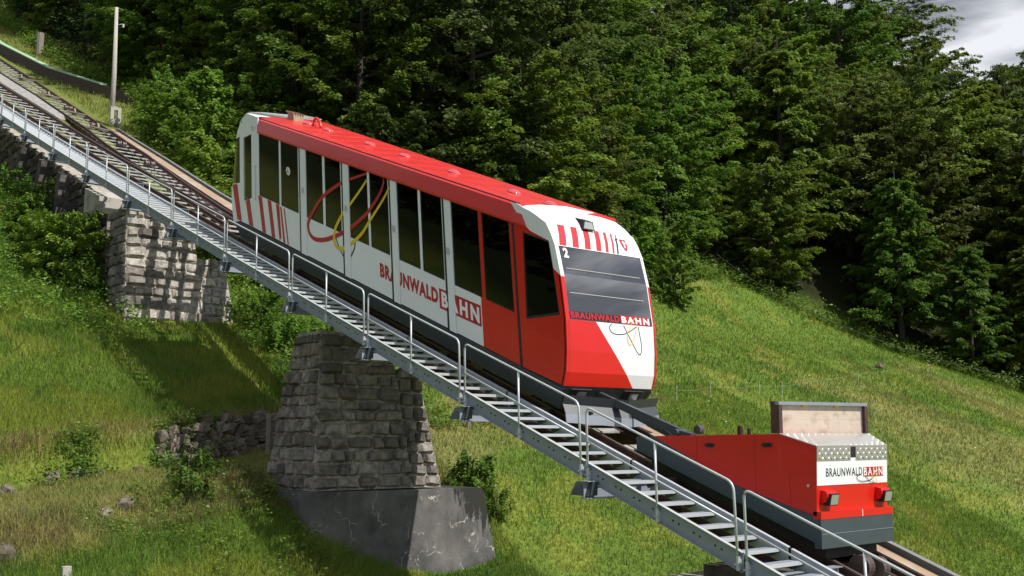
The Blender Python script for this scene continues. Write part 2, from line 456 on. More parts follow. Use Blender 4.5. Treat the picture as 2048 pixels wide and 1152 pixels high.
# value noise for numpy
_H = RNG.random((256, 256))
def vnoise(x, y, sc):
    x = np.asarray(x) * sc; y = np.asarray(y) * sc
    xi = np.floor(x).astype(int); yi = np.floor(y).astype(int)
    fx = x - xi; fy = y - yi
    fx = fx * fx * (3 - 2 * fx); fy = fy * fy * (3 - 2 * fy)
    g = lambda a, b: _H[a % 256, b % 256]
    return (g(xi, yi) * (1 - fx) + g(xi + 1, yi) * fx) * (1 - fy) + (g(xi, yi + 1) * (1 - fx) + g(xi + 1, yi + 1) * fx) * fy
def fbm(x, y, sc):
    return (vnoise(x, y, sc) + .5 * vnoise(x + 31, y + 17, sc * 2.1) + .25 * vnoise(x + 7, y + 57, sc * 4.3)) / 1.75

# ------------------------------------------------------------------ terrain
def ss(a, b, x):
    t = np.clip((np.asarray(x, float) - a) / (b - a), 0, 1); return t * t * (3 - 2 * t)
EDGE = [(150, 29), (110, 26), (90, 25.3), (76, 24.9), (66, 25.5), (56, 26.5), (46, 27), (41, 31), (41, 38), (44.5, 47), (49.5, 56), (49.7, 66), (45.5, 73), (39.5, 77), (35.5, 80.5), (27, 92), (5, 125), (-20, 160)]
def edge_dist(s, v):
    s = np.asarray(s, float); v = np.asarray(v, float)
    best = np.full(s.shape, 1e9); sg = np.zeros(s.shape)
    for (s0, v0), (s1, v1) in zip(EDGE[:-1], EDGE[1:]):
        ds, dv = s1 - s0, v1 - v0
        t = np.clip(((s - s0) * ds + (v - v0) * dv) / (ds * ds + dv * dv), 0, 1)
        d = np.hypot(s - s0 - t * ds, v - v0 - t * dv)
        cr = ds * (v - v0) - dv * (s - s0)
        mk = d < best
        best = np.where(mk, d, best); sg = np.where(mk, np.sign(cr), sg)
    return -best * sg
TP = np.array([-400, -25, -5.2, -4.2, -3.2, -.6, 0, 500.]); ZP = np.array([-14, -10.5, -2.35, -1.9, -1.3, -.95, 0, 215.])
def terr_t(s, v):
    return s - 26.9 - .32 * (v - 6.8) - .5 * (vnoise(s * 0 + 3.3, v, .35) - .5)
def ground(s, v, rough=True):
    s = np.asarray(s, float); v = np.asarray(v, float)
    t = terr_t(s, v); zw = -.4 + .133 * (v - 6.8)
    w = 1 - ss(17, 25, v)
    pl = np.where(t > -25, .43 * t, -10.75 + .02 * (t + 25))
    z = zw + pl * (1 - w) + np.interp(t, TP, ZP) * w
    z = z - 1.3 * np.exp(-((s - 21) ** 2 + (v - 21) ** 2) / 40.) - 1.1 * np.exp(-((s - 22.0) ** 2 / 7. + (v - 16.8) ** 2 / 9.))
    k = ss(42, 56, s)
    z = z + k * (3.3 * ss(13.6, 17.5, v) * (1 - .35 * ss(60, 90, s)) + .22 * np.clip(v - 20, 0, 16) * (1 - ss(40, 70, v)))
    z = z + 1.0 * ss(43, 50, s) * (1 - ss(13, 15, v))
    z = z + .012 * np.clip(s - 45, 0, 60) ** 1.5 * .35
    e = edge_dist(s, v)
    z = z + (.42 - .41 * (1 - ss(14, 46, s)) * ss(55, 80, v)) * np.clip(e - 2, 0, 46)
    if rough:
        z = z + .22 * (fbm(s, v, .45) - .5) + .9 * (fbm(s + 9, v, .06) - .5) * ss(24, 40, v)
    return z
def gz(s, v): return float(ground(np.array([s]), np.array([v]))[0])

# grass colours over the ground (also used by the blades)
def turf_colour(s, v):
    s = np.asarray(s, float); v = np.asarray(v, float)
    n1 = fbm(s, v, .22); n2 = fbm(s + 40, v + 11, .7); n3 = fbm(s * .6 + 5, v + 3, .12)
    fresh = np.array([.160, .245, .042]); lush = np.array([.092, .178, .030]); dry = np.array([.36, .30, .135]); yel = np.array([.270, .310, .055])
    c = fresh[None] * np.ones((s.size, 1))
    mix = lambda c, b, w: c * (1 - w[:, None]) + b[None] * w[:, None]
    c = mix(c, lush, ss(.45, .75, n1.ravel()) * .8)
    c = mix(c, yel, ss(.48, .7, n2.ravel()) * .75)
    far = ss(24, 34, v.ravel())
    c = mix(c, dry, np.clip(ss(.52, .72, n3.ravel()) * .42 * far + ss(.6, .8, n2.ravel()) * .2 * far, 0, .8))
    t = terr_t(s, v).ravel(); near = 1 - ss(20, 28, v.ravel())
    bank = near * (ss(-4.9, -4.2, t) * (1 - ss(-3.1, -2.5, t)) * .55 + ss(-3.2, -2.4, t) * (1 - ss(-1.0, -.5, t)) * .55 + ss(-.15, .05, t) * (1 - ss(.15, .6, t)) * .55)
    c = mix(c, dry, np.clip(bank * (.4 + 1.1 * n2.ravel()), 0, .85))
    up = ss(50, 60, s.ravel())
    c = mix(c, np.array([.24, .25, .075]), up * .6)
    c = mix(c, np.array([.035, .050, .018]), 1 - ss(-9, -3, v.ravel()))  # unseen ground coloured dark so the car windows mirror less light
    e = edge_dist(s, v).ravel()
    c = mix(c, np.array([.020, .020, .010]), ss(1.0, 4, e) * .95)  # shade under the forest trees put into the turf colour
    return c

sl = np.unique(np.concatenate([np.arange(-60, 14, 3.), np.arange(14, 19, .6), np.arange(19, 34, .22), np.arange(34, 60, .6), np.arange(60, 110, 1.2), np.arange(110, 260, 5)]))
vl = np.unique(np.concatenate([np.arange(-120, 0, 5.), np.arange(0, 26, .4), np.arange(26, 90, 1.0), np.arange(90, 330, 5.)]))
S_, V_ = np.meshgrid(sl, vl, indexing='ij')
Z_ = ground(S_, V_)
vv = np.stack([-S_.ravel(), V_.ravel(), Z_.ravel()], 1)
ni, nj = S_.shape
ii, jj = np.meshgrid(np.arange(ni - 1), np.arange(nj - 1), indexing='ij')
base = (ii * nj + jj).ravel()
qd = np.stack([base, base + 1, base + nj + 1, base + nj], 1)
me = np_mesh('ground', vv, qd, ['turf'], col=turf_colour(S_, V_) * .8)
me.polygons.foreach_set('use_smooth', [True] * len(qd))
g_ob = bpy.data.objects.new('ground', me); COL.objects.link(g_ob); g_ob['kind'] = 'structure'

# what the photograph could see (with a wide margin), to leave out plants nobody can see
_u = np.array([-0.64588928, 0.7634311]); _v = np.array([0.7634311, 0.64588928])
def visible(s, v, z, mg=.18):
    X = s * _u[0] + v * _v[0]; Y = s * _u[1] + v * _v[1]
    cp, sp = math.cos(R(7.9696)), math.sin(R(7.9696))
    fw = Y * cp + z * sp; up = -Y * sp + z * cp
    x = X / fw * FOC / 1024; y = up / fw * FOC / 576
    return (fw > 2) & (np.abs(x) < 1 + mg) & (np.abs(y) < 1 + mg)

# ------------------------------------------------------------------ masonry
def unit_stone(seed, rough=.5):
    """rock-faced block: x,z in -.5...5, front face bulging towards +y"""
    r = random.Random(seed)
    n = 4
    xs = [-.5, -.36, .36, .5]
    vs = []; fs = []
    for i in range(n):
        for j in range(n):
            edge = (i in (0, n - 1)) + (j in (0, n - 1))
            x = xs[i] + (r.uniform(-.07, .07) if edge < 2 else 0); z = xs[j] + (r.uniform(-.08, .08) if edge < 2 else 0)
            if edge == 2: x *= r.uniform(.84, .97); z *= r.uniform(.82, .97)
            y = (.0 if edge else .75 + r.uniform(-.35, .35) * rough * 1.4)
            if edge: y = .12 + r.uniform(-.08, .12)
            vs.append((x, y, z))
    for i in range(n - 1):
        for j in range(n - 1):
            fs.append((i * n + j, i * n + j + 1, (i + 1) * n + j + 1, (i + 1) * n + j))
    ring = [i * n for i in range(n)] + [(n - 1) * n + j for j in range(1, n)] + [i * n + n - 1 for i in range(n - 2, -1, -1)] + [j for j in range(n - 2, 0, -1)]
    b0 = len(vs)
    for k in ring: vs.append((vs[k][0], -.8, vs[k][2]))
    m_ = len(ring)
    for k in range(m_):
        fs.append((ring[k], ring[(k + 1) % m_], b0 + (k + 1) % m_, b0 + k))
    me = bpy.data.meshes.new('stone'); me.from_pydata(vs, [], fs); me.update()
    return me
def stone_set(matname, n=10, seed=0, rough=.5):
    out = []
    for i in range(n):
        me = unit_stone(seed + i, rough); me.materials.append(MATS[matname]); out.append(me)
    return out
ST_A = stone_set('pier_stone', 10, 1); ST_B = stone_set('pale_stone', 8, 40); ST_C = stone_set('dark_stone', 8, 70)

def stone_face(parent, P, rows, kinds, depth=.10, wr=(.26, .62), seed=1, name='stone'):
    """P(h) -> (left point, right point) of the course line at height h (0..1); fills courses with single stones"""
    r = random.Random(seed)
    hs = [0]
    for i in range(rows): hs.append(hs[-1] + r.uniform(.8, 1.25))
    hs = [h / hs[-1] for h in hs]
    cnt = 0
    for i in range(rows):
        hm = (hs[i] + hs[i + 1]) / 2
        A, B = [Vector(p) for p in P(hm)]
        A0, B0 = [Vector(p) for p in P(hs[i])]; A1, B1 = [Vector(p) for p in P(hs[i + 1])]
        Lr = (B - A).length
        if Lr < .12: continue
        u = (B - A).normalized(); up = ((A1 + B1) / 2 - (A0 + B0) / 2)
        up = up - u * up.dot(u); hh = up.length; up.normalize()
        nrm = u.cross(up).normalized()
        x = 0.0
        while x < Lr - .02:
            w = r.uniform(*wr)
            if Lr - (x + w) < wr[0] * .7: w = Lr - x
            k = kinds((x + w / 2) / Lr, hm, r)
            sc = (w - r.uniform(.025, .05), depth * r.uniform(.6, 1.5), hh * r.uniform(.82, .93))
            c = A + u * (x + w / 2) + up * (hh * r.uniform(-.02, .02))
            rot = Matrix((u, -nrm, up)).transposed() if False else Matrix((u, nrm, up)).transposed()
            if r.random() < .5: u2, up2 = -u, -up
            else: u2, up2 = u, up
            rot = Matrix((u2, nrm, up2)).transposed().to_4x4()
            tw = Matrix.Rotation(r.uniform(-.05, .05), 4, 'Y')
            place(name, r.choice(k), parent, Matrix.Translation(c) @ rot @ tw @ Matrix.Diagonal((*sc, 1)))
            cnt += 1
            x += w
    return cnt

def lerp(a, b, t): return tuple(x + (y - x) * t for x, y in zip(a, b))

# ------------------------------------------------------------------ track profile
def zr(s): return .385 * s - 5.82 + .0004 * max(0., s - 25) ** 2
_fs = [0, 26, 31, 37.5, 44, 50, 58, 67, 77, 90, 110]; _fv = [16.4, 16.4, 16.6, 17.15, 17.9, 18.8, 19.5, 20.25, 20.9, 21.3, 21.7]
def far_v(s): return float(np.interp(s, _fs, _fv))
_2s = [34, 43, 52.8, 56, 68, 78, 90, 110]; _2v = [15.75, 16.5, 17.4, 17.86, 18.6, 18.8, 19.2, 19.6]
def mid_v(s): return float(np.interp(s, _2s, _2v))
_3s = [33, 40, 48, 54, 63, 71, 110]; _3v = [16.45, 16.5, 16.6, 16.75, 17.0, 17.05, 17.1]
def in_v(s): return float(np.interp(s, _3s, _3v))

# ================================================================== STONE PIERS
# large pier in the middle, on a concrete footing
p3 = thing('stone_pier', W(24.6, 15.4, -1.4), 'tall battered rubble stone pier standing on a dark concrete footing under the track', 'bridge pier')
def p3_front_main(h): # looking at the downhill face: left end near the viewer
    z = -1.38 + h * 4.05; k = h
    return (W(23.75 + .72 * k, 13.55 + .5 * k, z), W(23.75 + .72 * k, 16.55 - .3 * k, z))
def p3_front_ext(h):
    z = -1.38 + h * 3.2; k = z / 4.05 + .34
    return (W(23.75 + .72 * k, 16.57 - .3 * k, z), W(23.75 + .72 * k, 17.52 - .55 * k, z))
def p3_side(h):
    z = -1.38 + h * 4.05
    return (W(26.35 - .6 * h, 13.55 + .5 * h, z), W(23.75 + .72 * h, 13.55 + .5 * h, z))
mb = MB()
mb.hexa([W(23.752, 13.552, -1.41), W(23.752, 17.515, -1.41), W(26.36, 17.515, -1.41), W(26.36, 13.552, -1.41), W(24.315, 13.945, 1.80), W(24.315, 17.08, 1.80), W(25.85, 17.08, 1.80), W(25.85, 13.945, 1.80)])
mb.hexa([W(24.317, 13.947, 1.8), W(24.317, 16.31, 1.8), W(25.87, 16.31, 1.8), W(25.87, 13.947, 1.8), W(24.48, 14.06, 2.75), W(24.48, 16.24, 2.75), W(25.72, 16.24, 2.75), W(25.72, 14.06, 2.75)])
mb.build('core', 'mortar', p3)
kA = lambda x, h, r: ST_A
stone_face(p3, p3_front_main, 12, kA, .13, (.22, .80), 3)
stone_face(p3, p3_front_ext, 10, kA, .13, (.26, .62), 4)
stone_face(p3, p3_side, 12, kA, .13, (.25, .7), 5)
mb = MB()   # footing
mb.hexa([W(23.30, 13.22, -4.6), W(23.30, 19.45, -4.6), W(26.6, 19.45, -4.6), W(26.2, 13.22, -4.6), W(23.52, 13.32, -1.42), W(23.52, 18.8, -1.47), W(26.4, 18.8, -1.47), W(26.1, 13.32, -1.42)])
fo = mb.build('footing', 'old_concrete', p3)
fo['label'] = 'dark stained concrete footing with pale cracks'

# pier further up the slope
p2 = thing('stone_pier', W(39.4, 15.6, 3.6), 'pale sunlit stone pier under the upper stairs, half shaded by the railing', 'bridge pier')
def p2_front(h):
    z = 3.3 + h * 5.2
    return (W(37.45 + 1.55 * h, 13.55 + .4 * h, z), W(37.45 + 1.55 * h, 16.75 - .25 * h, z))
def p2_ext(h):
    z = 3.3 + h * 3.5; k = h * .67
    return (W(37.45 + 1.55 * k, 16.77 - .25 * k, z), W(37.45 + 1.55 * k, 17.95 - .35 * k, z))
def p2_side(h):
    z = 3.3 + h * 5.2
    return (W(39.1 + 1.5 * h, 13.55 + .4 * h, z), W(37.45 + 1.55 * h, 13.55 + .4 * h, z))
mb = MB()
mb.hexa([W(37.425, 13.552, 3.2), W(37.425, 17.95, 3.2), W(39.3, 17.95, 3.2), W(39.12, 13.552, 3.2), W(38.482, 13.82, 6.75), W(38.482, 17.7, 6.75), W(40.0, 17.7, 6.75), W(40.1, 13.82, 6.75)])
mb.hexa([W(38.483, 13.822, 6.75), W(38.483, 16.58, 6.75), W(40.1, 16.58, 6.75), W(40.1, 13.822, 6.75), W(39.02, 13.97, 8.6), W(39.02, 16.5, 8.6), W(40.6, 16.5, 8.6), W(40.6, 13.97, 8.6)])
mb.build('core', 'mortar', p2)
kB = lambda x, h, r: ST_B if r.random() < .75 else ST_A
stone_face(p2, p2_front, 13, kB, .13, (.25, .85), 13)
stone_face(p2, p2_ext, 9, lambda x, h, r: ST_B, .10, (.3, .6), 14)
stone_face(p2, p2_side, 14, lambda x, h, r: ST_A, .10, (.3, .6), 15)

# retaining wall at the top of the stairs
p1 = thing('retaining_wall', W(50, 14.2, 9), 'dark rubble stone retaining wall with buttresses below the uppermost stairs', 'wall')
mb = MB()
prof = [(41.3, 5.5), (41.3, 8.62), (43.2, 8.62), (43.2, zr(43.2) - .95), (60, zr(60) - .95), (60, 13)]
mb.prism([W(s, 14.05, z) for s, z in prof], W(0, 2.6, 0))
mb.build('core', 'mortar', p1)
def p1_face(h):
    z = 6.6 + h * 9.6
    smin = 43.3
    if z < 8.6: return (W(59.5, 14.03, z), W(41.35, 14.03, z))
    for k in range(400):
        if zr(43.3 + k * .05) - 1.0 >= z: smin = 43.3 + k * .05; break
    return (W(59.5, 14.03, z), W(smin, 14.03, z))
stone_face(p1, p1_face, 22, lambda x, h, r: ST_C, .12, (.45, .95), 23)
for i, sb in enumerate((46.3, 49.2, 52.6)):
    mb = MB()
    mb.hexa([W(sb - .28, 13.35, gz(sb, 13.4) - .4), W(sb + .28, 13.35, gz(sb, 13.4) - .4), W(sb + .28, 14.0, gz(sb, 13.4) - .4), W(sb - .28, 14.0, gz(sb, 13.4) - .4),
             W(sb - .24, 13.6, zr(sb) - 1.1), W(sb + .24, 13.6, zr(sb) - .9), W(sb + .24, 14.0, zr(sb) - .9), W(sb - .24, 14.0, zr(sb) - 1.1)])
    mb.build('buttress', 'dark_stone', p1)

mb = MB()
mb.hexa([W(41.3, 13.7, 8.63), W(43.1, 13.7, 8.63), W(43.1, 15.6, 8.63), W(41.3, 15.6, 8.63), W(41.3, 13.7, 9.3), W(43.1, 13.7, 9.95), W(43.1, 15.6, 9.95), W(41.3, 15.6, 9.3)])
tag(mb.build('concrete_block', 'pale_concrete', origin=W(42, 14, 8.6)), 'pale concrete block carrying the stairs between the two upper stone piers', 'block')

# stub of the lowest pier at the bottom edge
p4 = thing('stone_pier', W(11.2, 15.2, -6), 'brown stone pier at the bottom edge under the lowest stairs', 'bridge pier')
mb = MB()
mb.hexa([W(9.9, 13.6, -6.3), W(9.9, 16.8, -6.3), W(12.4, 16.8, -6.3), W(12.4, 13.6, -6.3), W(10.0, 13.7, -2.32), W(10.0, 16.7, -2.32), W(12.1, 16.7, -2.32), W(12.1, 13.7, -2.32)])
mb.build('core', 'mortar', p4)
stone_face(p4, lambda h: (W(12.35 - .22 * h, 13.6 + .1 * h, -6.2 + 3.9 * h), W(9.92 + .08 * h, 13.6 + .1 * h, -6.2 + 3.9 * h)), 13, lambda x, h, r: ST_C, .1, (.3, .6), 33)
stone_face(p4, lambda h: (W(9.92 + .08 * h, 13.6 + .1 * h, -6.2 + 3.9 * h), W(9.92 + .08 * h, 16.8 - .1 * h, -6.2 + 3.9 * h)), 13, lambda x, h, r: ST_C, .1, (.3, .6), 34)
mb = MB()
mb.box(10.05, 11.5, 13.85, 16.6, -2.315, -2.1)
mb.build('bearing_block', 'dark_stone', p4)

# ================================================================== TRACK
tr = thing('funicular_track', W(20, 15.8, zr(20)), 'brown steel funicular track with rails and cross ties climbing the slope on stone piers', 'railway track')
def along(mb, vf, s0, s1, dz0, dz1, hw, step=2.0, mi=0):
    n = max(1, int(math.ceil((s1 - s0) / step)))
    for i in range(n):
        a = s0 + (s1 - s0) * i / n; b = s0 + (s1 - s0) * (i + 1) / n
        va, vb = vf(a), vf(b)
        p = []
        for dz in (dz0, dz1):
            p += [W(a, va - hw, zr(a) + dz), W(a, va + hw, zr(a) + dz), W(b, vb + hw, zr(b) + dz), W(b, vb - hw, zr(b) + dz)]
        mb.hexa(p, mi)
def rail(vf, s0, s1):
    mb = MB()
    along(mb, vf, s0, s1, -.035, 0, .035, mi=1)
    along(mb, vf, s0, s1, -.13, -.035, .012)
    along(mb, vf, s0, s1, -.15, -.13, .11)
    return mb.build('rail', ['rust_steel', 'rail_steel'], tr)
def girder(vf, s0, s1, dep=.46):
    mb = MB()
    along(mb, vf, s0, s1, -.19, -.165, .10); along(mb, vf, s0, s1, -.165 - dep, -.19, .012); along(mb, vf, s0, s1, -.19 - dep, -.165 - dep, .10)
    return mb.build('girder', 'rust_steel', tr)
rail(lambda s: 15.2, 4, 96); rail(far_v, 4, 96)
rail(mid_v, 34, 96); rail(in_v, 33, 96)
girder(lambda s: 15.2, 4, 60); girder(far_v, 4, 46, .5); girder(mid_v, 45, 92, .3); girder(far_v, 46, 92, .3); girder(in_v, 48, 92, .3)
# cross ties: one piece each
s = 5.0; k = 0
while s < 92:
    va = 15.05
    segs = [(15.0, far_v(s) + .15)] if s < 47 else [(15.0, in_v(s) + .12), (mid_v(s) - .12, far_v(s) + .12)]
    for a, b_ in segs:
        mb = MB()
        mb.hexa([W(s - .10, a, zr(s - .10) - .185), W(s + .10, a, zr(s + .10) - .185), W(s + .10, b_, zr(s + .10) - .185), W(s - .10, b_, zr(s - .10) - .185),
                 W(s - .10, a, zr(s - .10) - .152), W(s + .10, a, zr(s + .10) - .152), W(s + .10, b_, zr(s + .10) - .152), W(s - .10, b_, zr(s - .10) - .152)])
        mb.build('cross_tie', 'tie_steel', tr)
    s += .9 if s < 48 else 1.25
# hauling rope and its rollers
mb = MB(); mb.tube([W(s, 15.72, zr(s) + .06) for s in np.arange(4, 13.0, 1.0)], .018, 6)
mb.build('hauling_rope', 'cable_dark', tr)
mb = MB(); mb.tube([W(s, (mid_v(s) + far_v(s)) / 2 if s > 45 else 15.8 + (s - 25) * .065, zr(s) + .03) for s in np.arange(26, 92, 2.0)], .022, 6)
mb.build('hauling_rope', 'rail_steel', tr)
def roller(s, v, r=.19):
    mb = MB(); n = 20
    prof = [(-.085, r * .55), (-.085, r), (-.05, r), (-.02, r * .86), (.02, r * .86), (.05, r), (.085, r), (.085, r * .55)]
    vs = []; fs = []
    c = W(s, v, zr(s) + .02)
    for (y, rr) in prof:
        for j in range(n):
            a = 2 * math.pi * j / n
            vs.append((c[0] + rr * math.cos(a), c[1] + y, c[2] + rr * math.sin(a)))
    for i in range(len(prof) - 1):
        for j in range(n):
            fs.append((i * n + j, i * n + (j + 1) % n, (i + 1) * n + (j + 1) % n, (i + 1) * n + j))
    fs.append(tuple(range(n))); fs.append(tuple(range(len(prof) * n - 1, (len(prof) - 1) * n - 1, -1)))
    mb.add(vs, fs)
    return mb.build('rope_roller', 'rail_steel', tr, smooth=False)
roller(9.62, 15.52); roller(9.52, 15.80)
for s in (46.5, 52, 58, 64.5):
    roller(s, (mid_v(s) + far_v(s)) / 2 - .1, .16); roller(s, (mid_v(s) + far_v(s)) / 2 + .16, .16)
# tie plate with rusty brackets beside the rollers
for s in (9.05, 13.1, 16.0):
    mb = MB(); mb.box(s - .16, s + .16, 15.3, 16.3, zr(s) - .14, zr(s) - .10); mb.build('tie_plate', 'tie_steel', tr)
# flaking bracket lumps along the near girder
for i in range(26):
    s = 8 + i * 1.65
    mb = MB(); z = zr(s) - .26
    mb.hexa([W(s - .09, 15.10, z - .05), W(s + .09, 15.10, z - .03), W(s + .09, 15.19, z - .03), W(s - .09, 15.19, z - .05), W(s - .07, 15.13, z + .05), W(s + .07, 15.13, z + .07), W(s + .07, 15.19, z + .07), W(s - .07, 15.19, z + .05)])
    mb.build('girder_bracket', 'rust_plate', tr)
# switch gear frames on the far track
for s in (57.5, 63, 70, 78):
    mb = MB(); v0 = mid_v(s) + .25; v1 = far_v(s) - .25; z = zr(s)
    mb.beam(W(s - .5, v0, z - .1), W(s + .3, v1, z + .02), .07, .06); mb.beam(W(s + .5, v0, z + .08), W(s - .3, v1, z - .2), .07, .06)
    mb.beam(W(s - .4, (v0 + v1) / 2, z - .1), W(s + .1, (v0 + v1) / 2 + .1, z + .28), .08, .06); mb.beam(W(s + .1, (v0 + v1) / 2 + .1, z + .28), W(s + .6, (v0 + v1) / 2, z + .1), .08, .06)
    mb.beam(W(s - .7, v0 + .1, z - .2), W(s - .6, v1, z - .2), .12, .05)
    mb.build('roller_frame', 'old_wood', tr)
# grating walkway between the two branches
mb = MB(); s = 58.5
while s < 92:
    a = in_v(s) + .14; w = min(1.5, (s - 57) * .22)
    b_ = min(a + w, mid_v(s) - .3)
    if b_ > a + .1:
        mb.hexa([W(s, a, zr(s) - .02), W(s + .24, a, zr(s + .24) - .02), W(s + .24, b_, zr(s + .24) - .02), W(s, b_, zr(s) - .02), W(s, a, zr(s) + .02), W(s + .24, a, zr(s + .24) + .02), W(s + .24, b_, zr(s + .24) + .02), W(s, b_, zr(s) + .02)])
    s += .34
mb.build('walkway_grating', 'tie_steel', tr)

# trough of rusty plates along the far side
tg = thing('cable_trough', W(30, 17.1, zr(30) - .2), 'long trough of rust brown plates with a grey side beam along the far rail', 'cable trough')
def band_in(s): return float(np.interp(s, [0, 26, 37.5, 60], [16.82, 16.82, 17.5, 19.95]))
def band_out(s): return float(np.interp(s, [0, 14, 26, 40, 49, 60], [17.20, 17.22, 17.6, 18.4, 19.4, 20.3]))
s = 4.0
while s < 58.5:
    e = min(s + 2.1, 58.8)
    mb = MB(); p = []
    for dz in (-.10, -.055):
        p += [W(s + .015, band_in(s), zr(s) + dz), W(s + .015, band_out(s), zr(s) + dz), W(e, band_out(e), zr(e) + dz), W(e, band_in(e), zr(e) + dz)]
    mb.hexa(p); mb.build('trough_plate', 'rust_plate', tg); s = e
mb = MB()
along(mb, lambda s: band_out(s) + .05, 4, 58.5, -.34, .06, .035); along(mb, lambda s: band_out(s) + .02, 4, 58.5, .06, .075, .075)
mb.build('side_beam', 'grey_beam', tg)
mb = MB()
along(mb, lambda s: band_in(s) + .02, 4, 58.5, -.5, -.12, .03)
mb.build('under_beam', 'rust_steel', tg)

# ================================================================== STAIRWAY
st = thing('metal_stairway', W(20, 13.5, zr(20)), 'long galvanised metal stairway with open treads and tube railing beside the track', 'stairway')
VO, VI = 13.02, 14.12
PAIRS = [5.9, 10.0, 13.35, 16.85, 20.5, 24.15, 28.1, 32.1, 36.2, 40.7, 45.1, 49.5, 53.8, 58.1, 62.4]
def stringer(va, s0, s1, out):
    mb = MB(); vf = lambda s: va
    along(mb, vf, s0, s1, -.06, .22, .006, 4.5)
    fl = (lambda s: va + out * .03)
    along(mb, fl, s0, s1, .22, .232, .036, 4.5, mi=1); along(mb, fl, s0, s1, -.072, -.06, .036, 4.5)
    return mb.build('stringer', ['galv_side', 'galvanised'], st)
for a, b_ in zip(PAIRS[:-1], PAIRS[1:]):
    stringer(VO, a + .03, b_ - .03, -1)
    stringer(VI, a + .03, b_ - .03, 1)
    mb = MB()   # bolt heads on the outer web
    for q in np.arange(a + .5, b_ - .3, .42):
        for dq in (-.06, .06):
            c = W(q + dq, VO - .006, zr(q + dq) + .08)
            mb.tube([c, (c[0], c[1] - .012, c[2])], .016, 6)
    mb.build('bolts', 'under_black', st)['kind'] = 'stuff'
for a in PAIRS[1:-1]:
    mb = MB(); along(mb, lambda s: VO + .022, a - .30, a + .30, -.05, .20, .010); mb.build('splice_plate', 'dark_grey', st)
    # cross beam carrying the stairs, let into the track girder
    mb = MB(); z = zr(a) - .10
    mb.box(a - .20 - .09, a - .20 + .09, 12.72, 15.12, z - .30, z - .285); mb.box(a - .20 - .09, a - .20 + .09, 12.72, 15.12, z - .015, z); mb.box(a - .206, a - .194, 12.73, 15.12, z - .285, z - .015)
    mb.build('cross_beam', 'galv_side', st)
    mb = MB(); mb.hexa([W(a + .15, 12.75, z - .25), W(a - .28, 12.75, z - .25), W(a - .28, 12.98, z - .25), W(a + .15, 12.98, z - .25), W(a + .12, 12.85, z - .02), W(a - .30, 12.85, z - .02), W(a - .30, 12.98, z - .02), W(a + .12, 12.98, z - .02)])
    mb.build('bracket', 'dark_grey', st)
# treads: one piece each, shared mesh
def tread_mesh(w=1.08, d=.25):
    mb = MB(); h = .035
    def bx(x0, x1, y0, y1, z0, z1, mi=0):
        mb.hexa([(x0, y0, z0), (x1, y0, z0), (x1, y1, z0), (x0, y1, z0), (x0, y0, z1), (x1, y0, z1), (x1, y1, z1), (x0, y1, z1)], mi)
    bx(d / 2 - .035, d / 2, -w / 2, w / 2, -.055, 0, 1)        # nosing, downhill edge
    bx(-d / 2, d / 2 - .036, -w / 2, w / 2, -h, -.004)
    for sgn in (-1, 1):
        p = [(-d / 2, sgn * w / 2, -.13), (-d / 2 + .03, sgn * w / 2, -.15), (d / 2, sgn * w / 2, -.07), (d / 2, sgn * w / 2, -.036), (-d / 2, sgn * w / 2, -.036)]
        mb.prism(p, (0, -sgn * .012, 0), 2)
    me = bpy.data.meshes.new('tread'); me.from_pydata(mb.v, [], mb.f)
    for q in ('galv_side', 'galvanised', 'dark_grey'): me.materials.append(MATS[q])
    me.polygons.foreach_set('material_index', mb.m); me.update()
    return me
TM = tread_mesh()
s = 6.1
while s < 62:
    place('tread', TM, st, Matrix.Translation(W(s, (VO + VI) / 2, zr(s) + .10)))
    s += .42
# railing: one frame per section, tubes with rounded corners, knee rail and middle post
def arc(A, C, B, r, n=5):
    A, C, B = Vector(A), Vector(C), Vector(B)
    p0 = C + (A - C).normalized() * r; p1 = C + (B - C).normalized() * r
    return [p0 * (1 - t) ** 2 + C * 2 * t * (1 - t) + p1 * t * t for t in [i / n for i in range(n + 1)]]
for a, b_ in zip(PAIRS[:-1], PAIRS[1:]):
    s0, s1 = a + .10, b_ - .07; vp = VO - .055
    H = 1.20
    F0, T0, T1, F1 = W(s0, vp, zr(s0) - .02), W(s0 + .05, vp, zr(s0 + .05) + H), W(s1 + .03, vp, zr(s1) + H), W(s1, vp, zr(s1) - .02)
    mb = MB()
    mb.tube([F0] + arc(F0, T0, T1, .14) + arc(T0, T1, F1, .14) + [F1], .021, 8)
    rl = mb.build('railing', 'galvanised', st, smooth=True)
    mb = MB(); K0 = W(s0 + .03, vp, zr(s0) + .60); K1 = W(s1 + .02, vp, zr(s1) + .60)
    mb.tube([K0, K1], .017, 7); mb.build('knee_rail', 'galvanised', rl, smooth=True)
    sm = (s0 + s1) / 2
    mb = MB(); mb.tube([W(sm, vp, zr(sm) - .02), W(sm + .03, vp, zr(sm) + H)], .02, 8); mb.build('post', 'galvanised', rl, smooth=True)
    for q in (s0, sm, s1):
        mb = MB(); c = Vector(W(q, vp, zr(q)))
        mb.tube([c + Vector((0, 0, -.07)), c + Vector((0, 0, .14))], .033, 8)
        mb.box(q - .035, q + .035, vp + .0, VO - .004, zr(q) - .06, zr(q) + .10)
        mb.tube([c + Vector((.03, -.05, .02)), c + Vector((.03, .03, .02))], .014, 6); mb.tube([c + Vector((-.03, -.05, .02)), c + Vector((-.03, .03, .02))], .014, 6)
        mb.build('post_clamp', 'galvanised', rl)

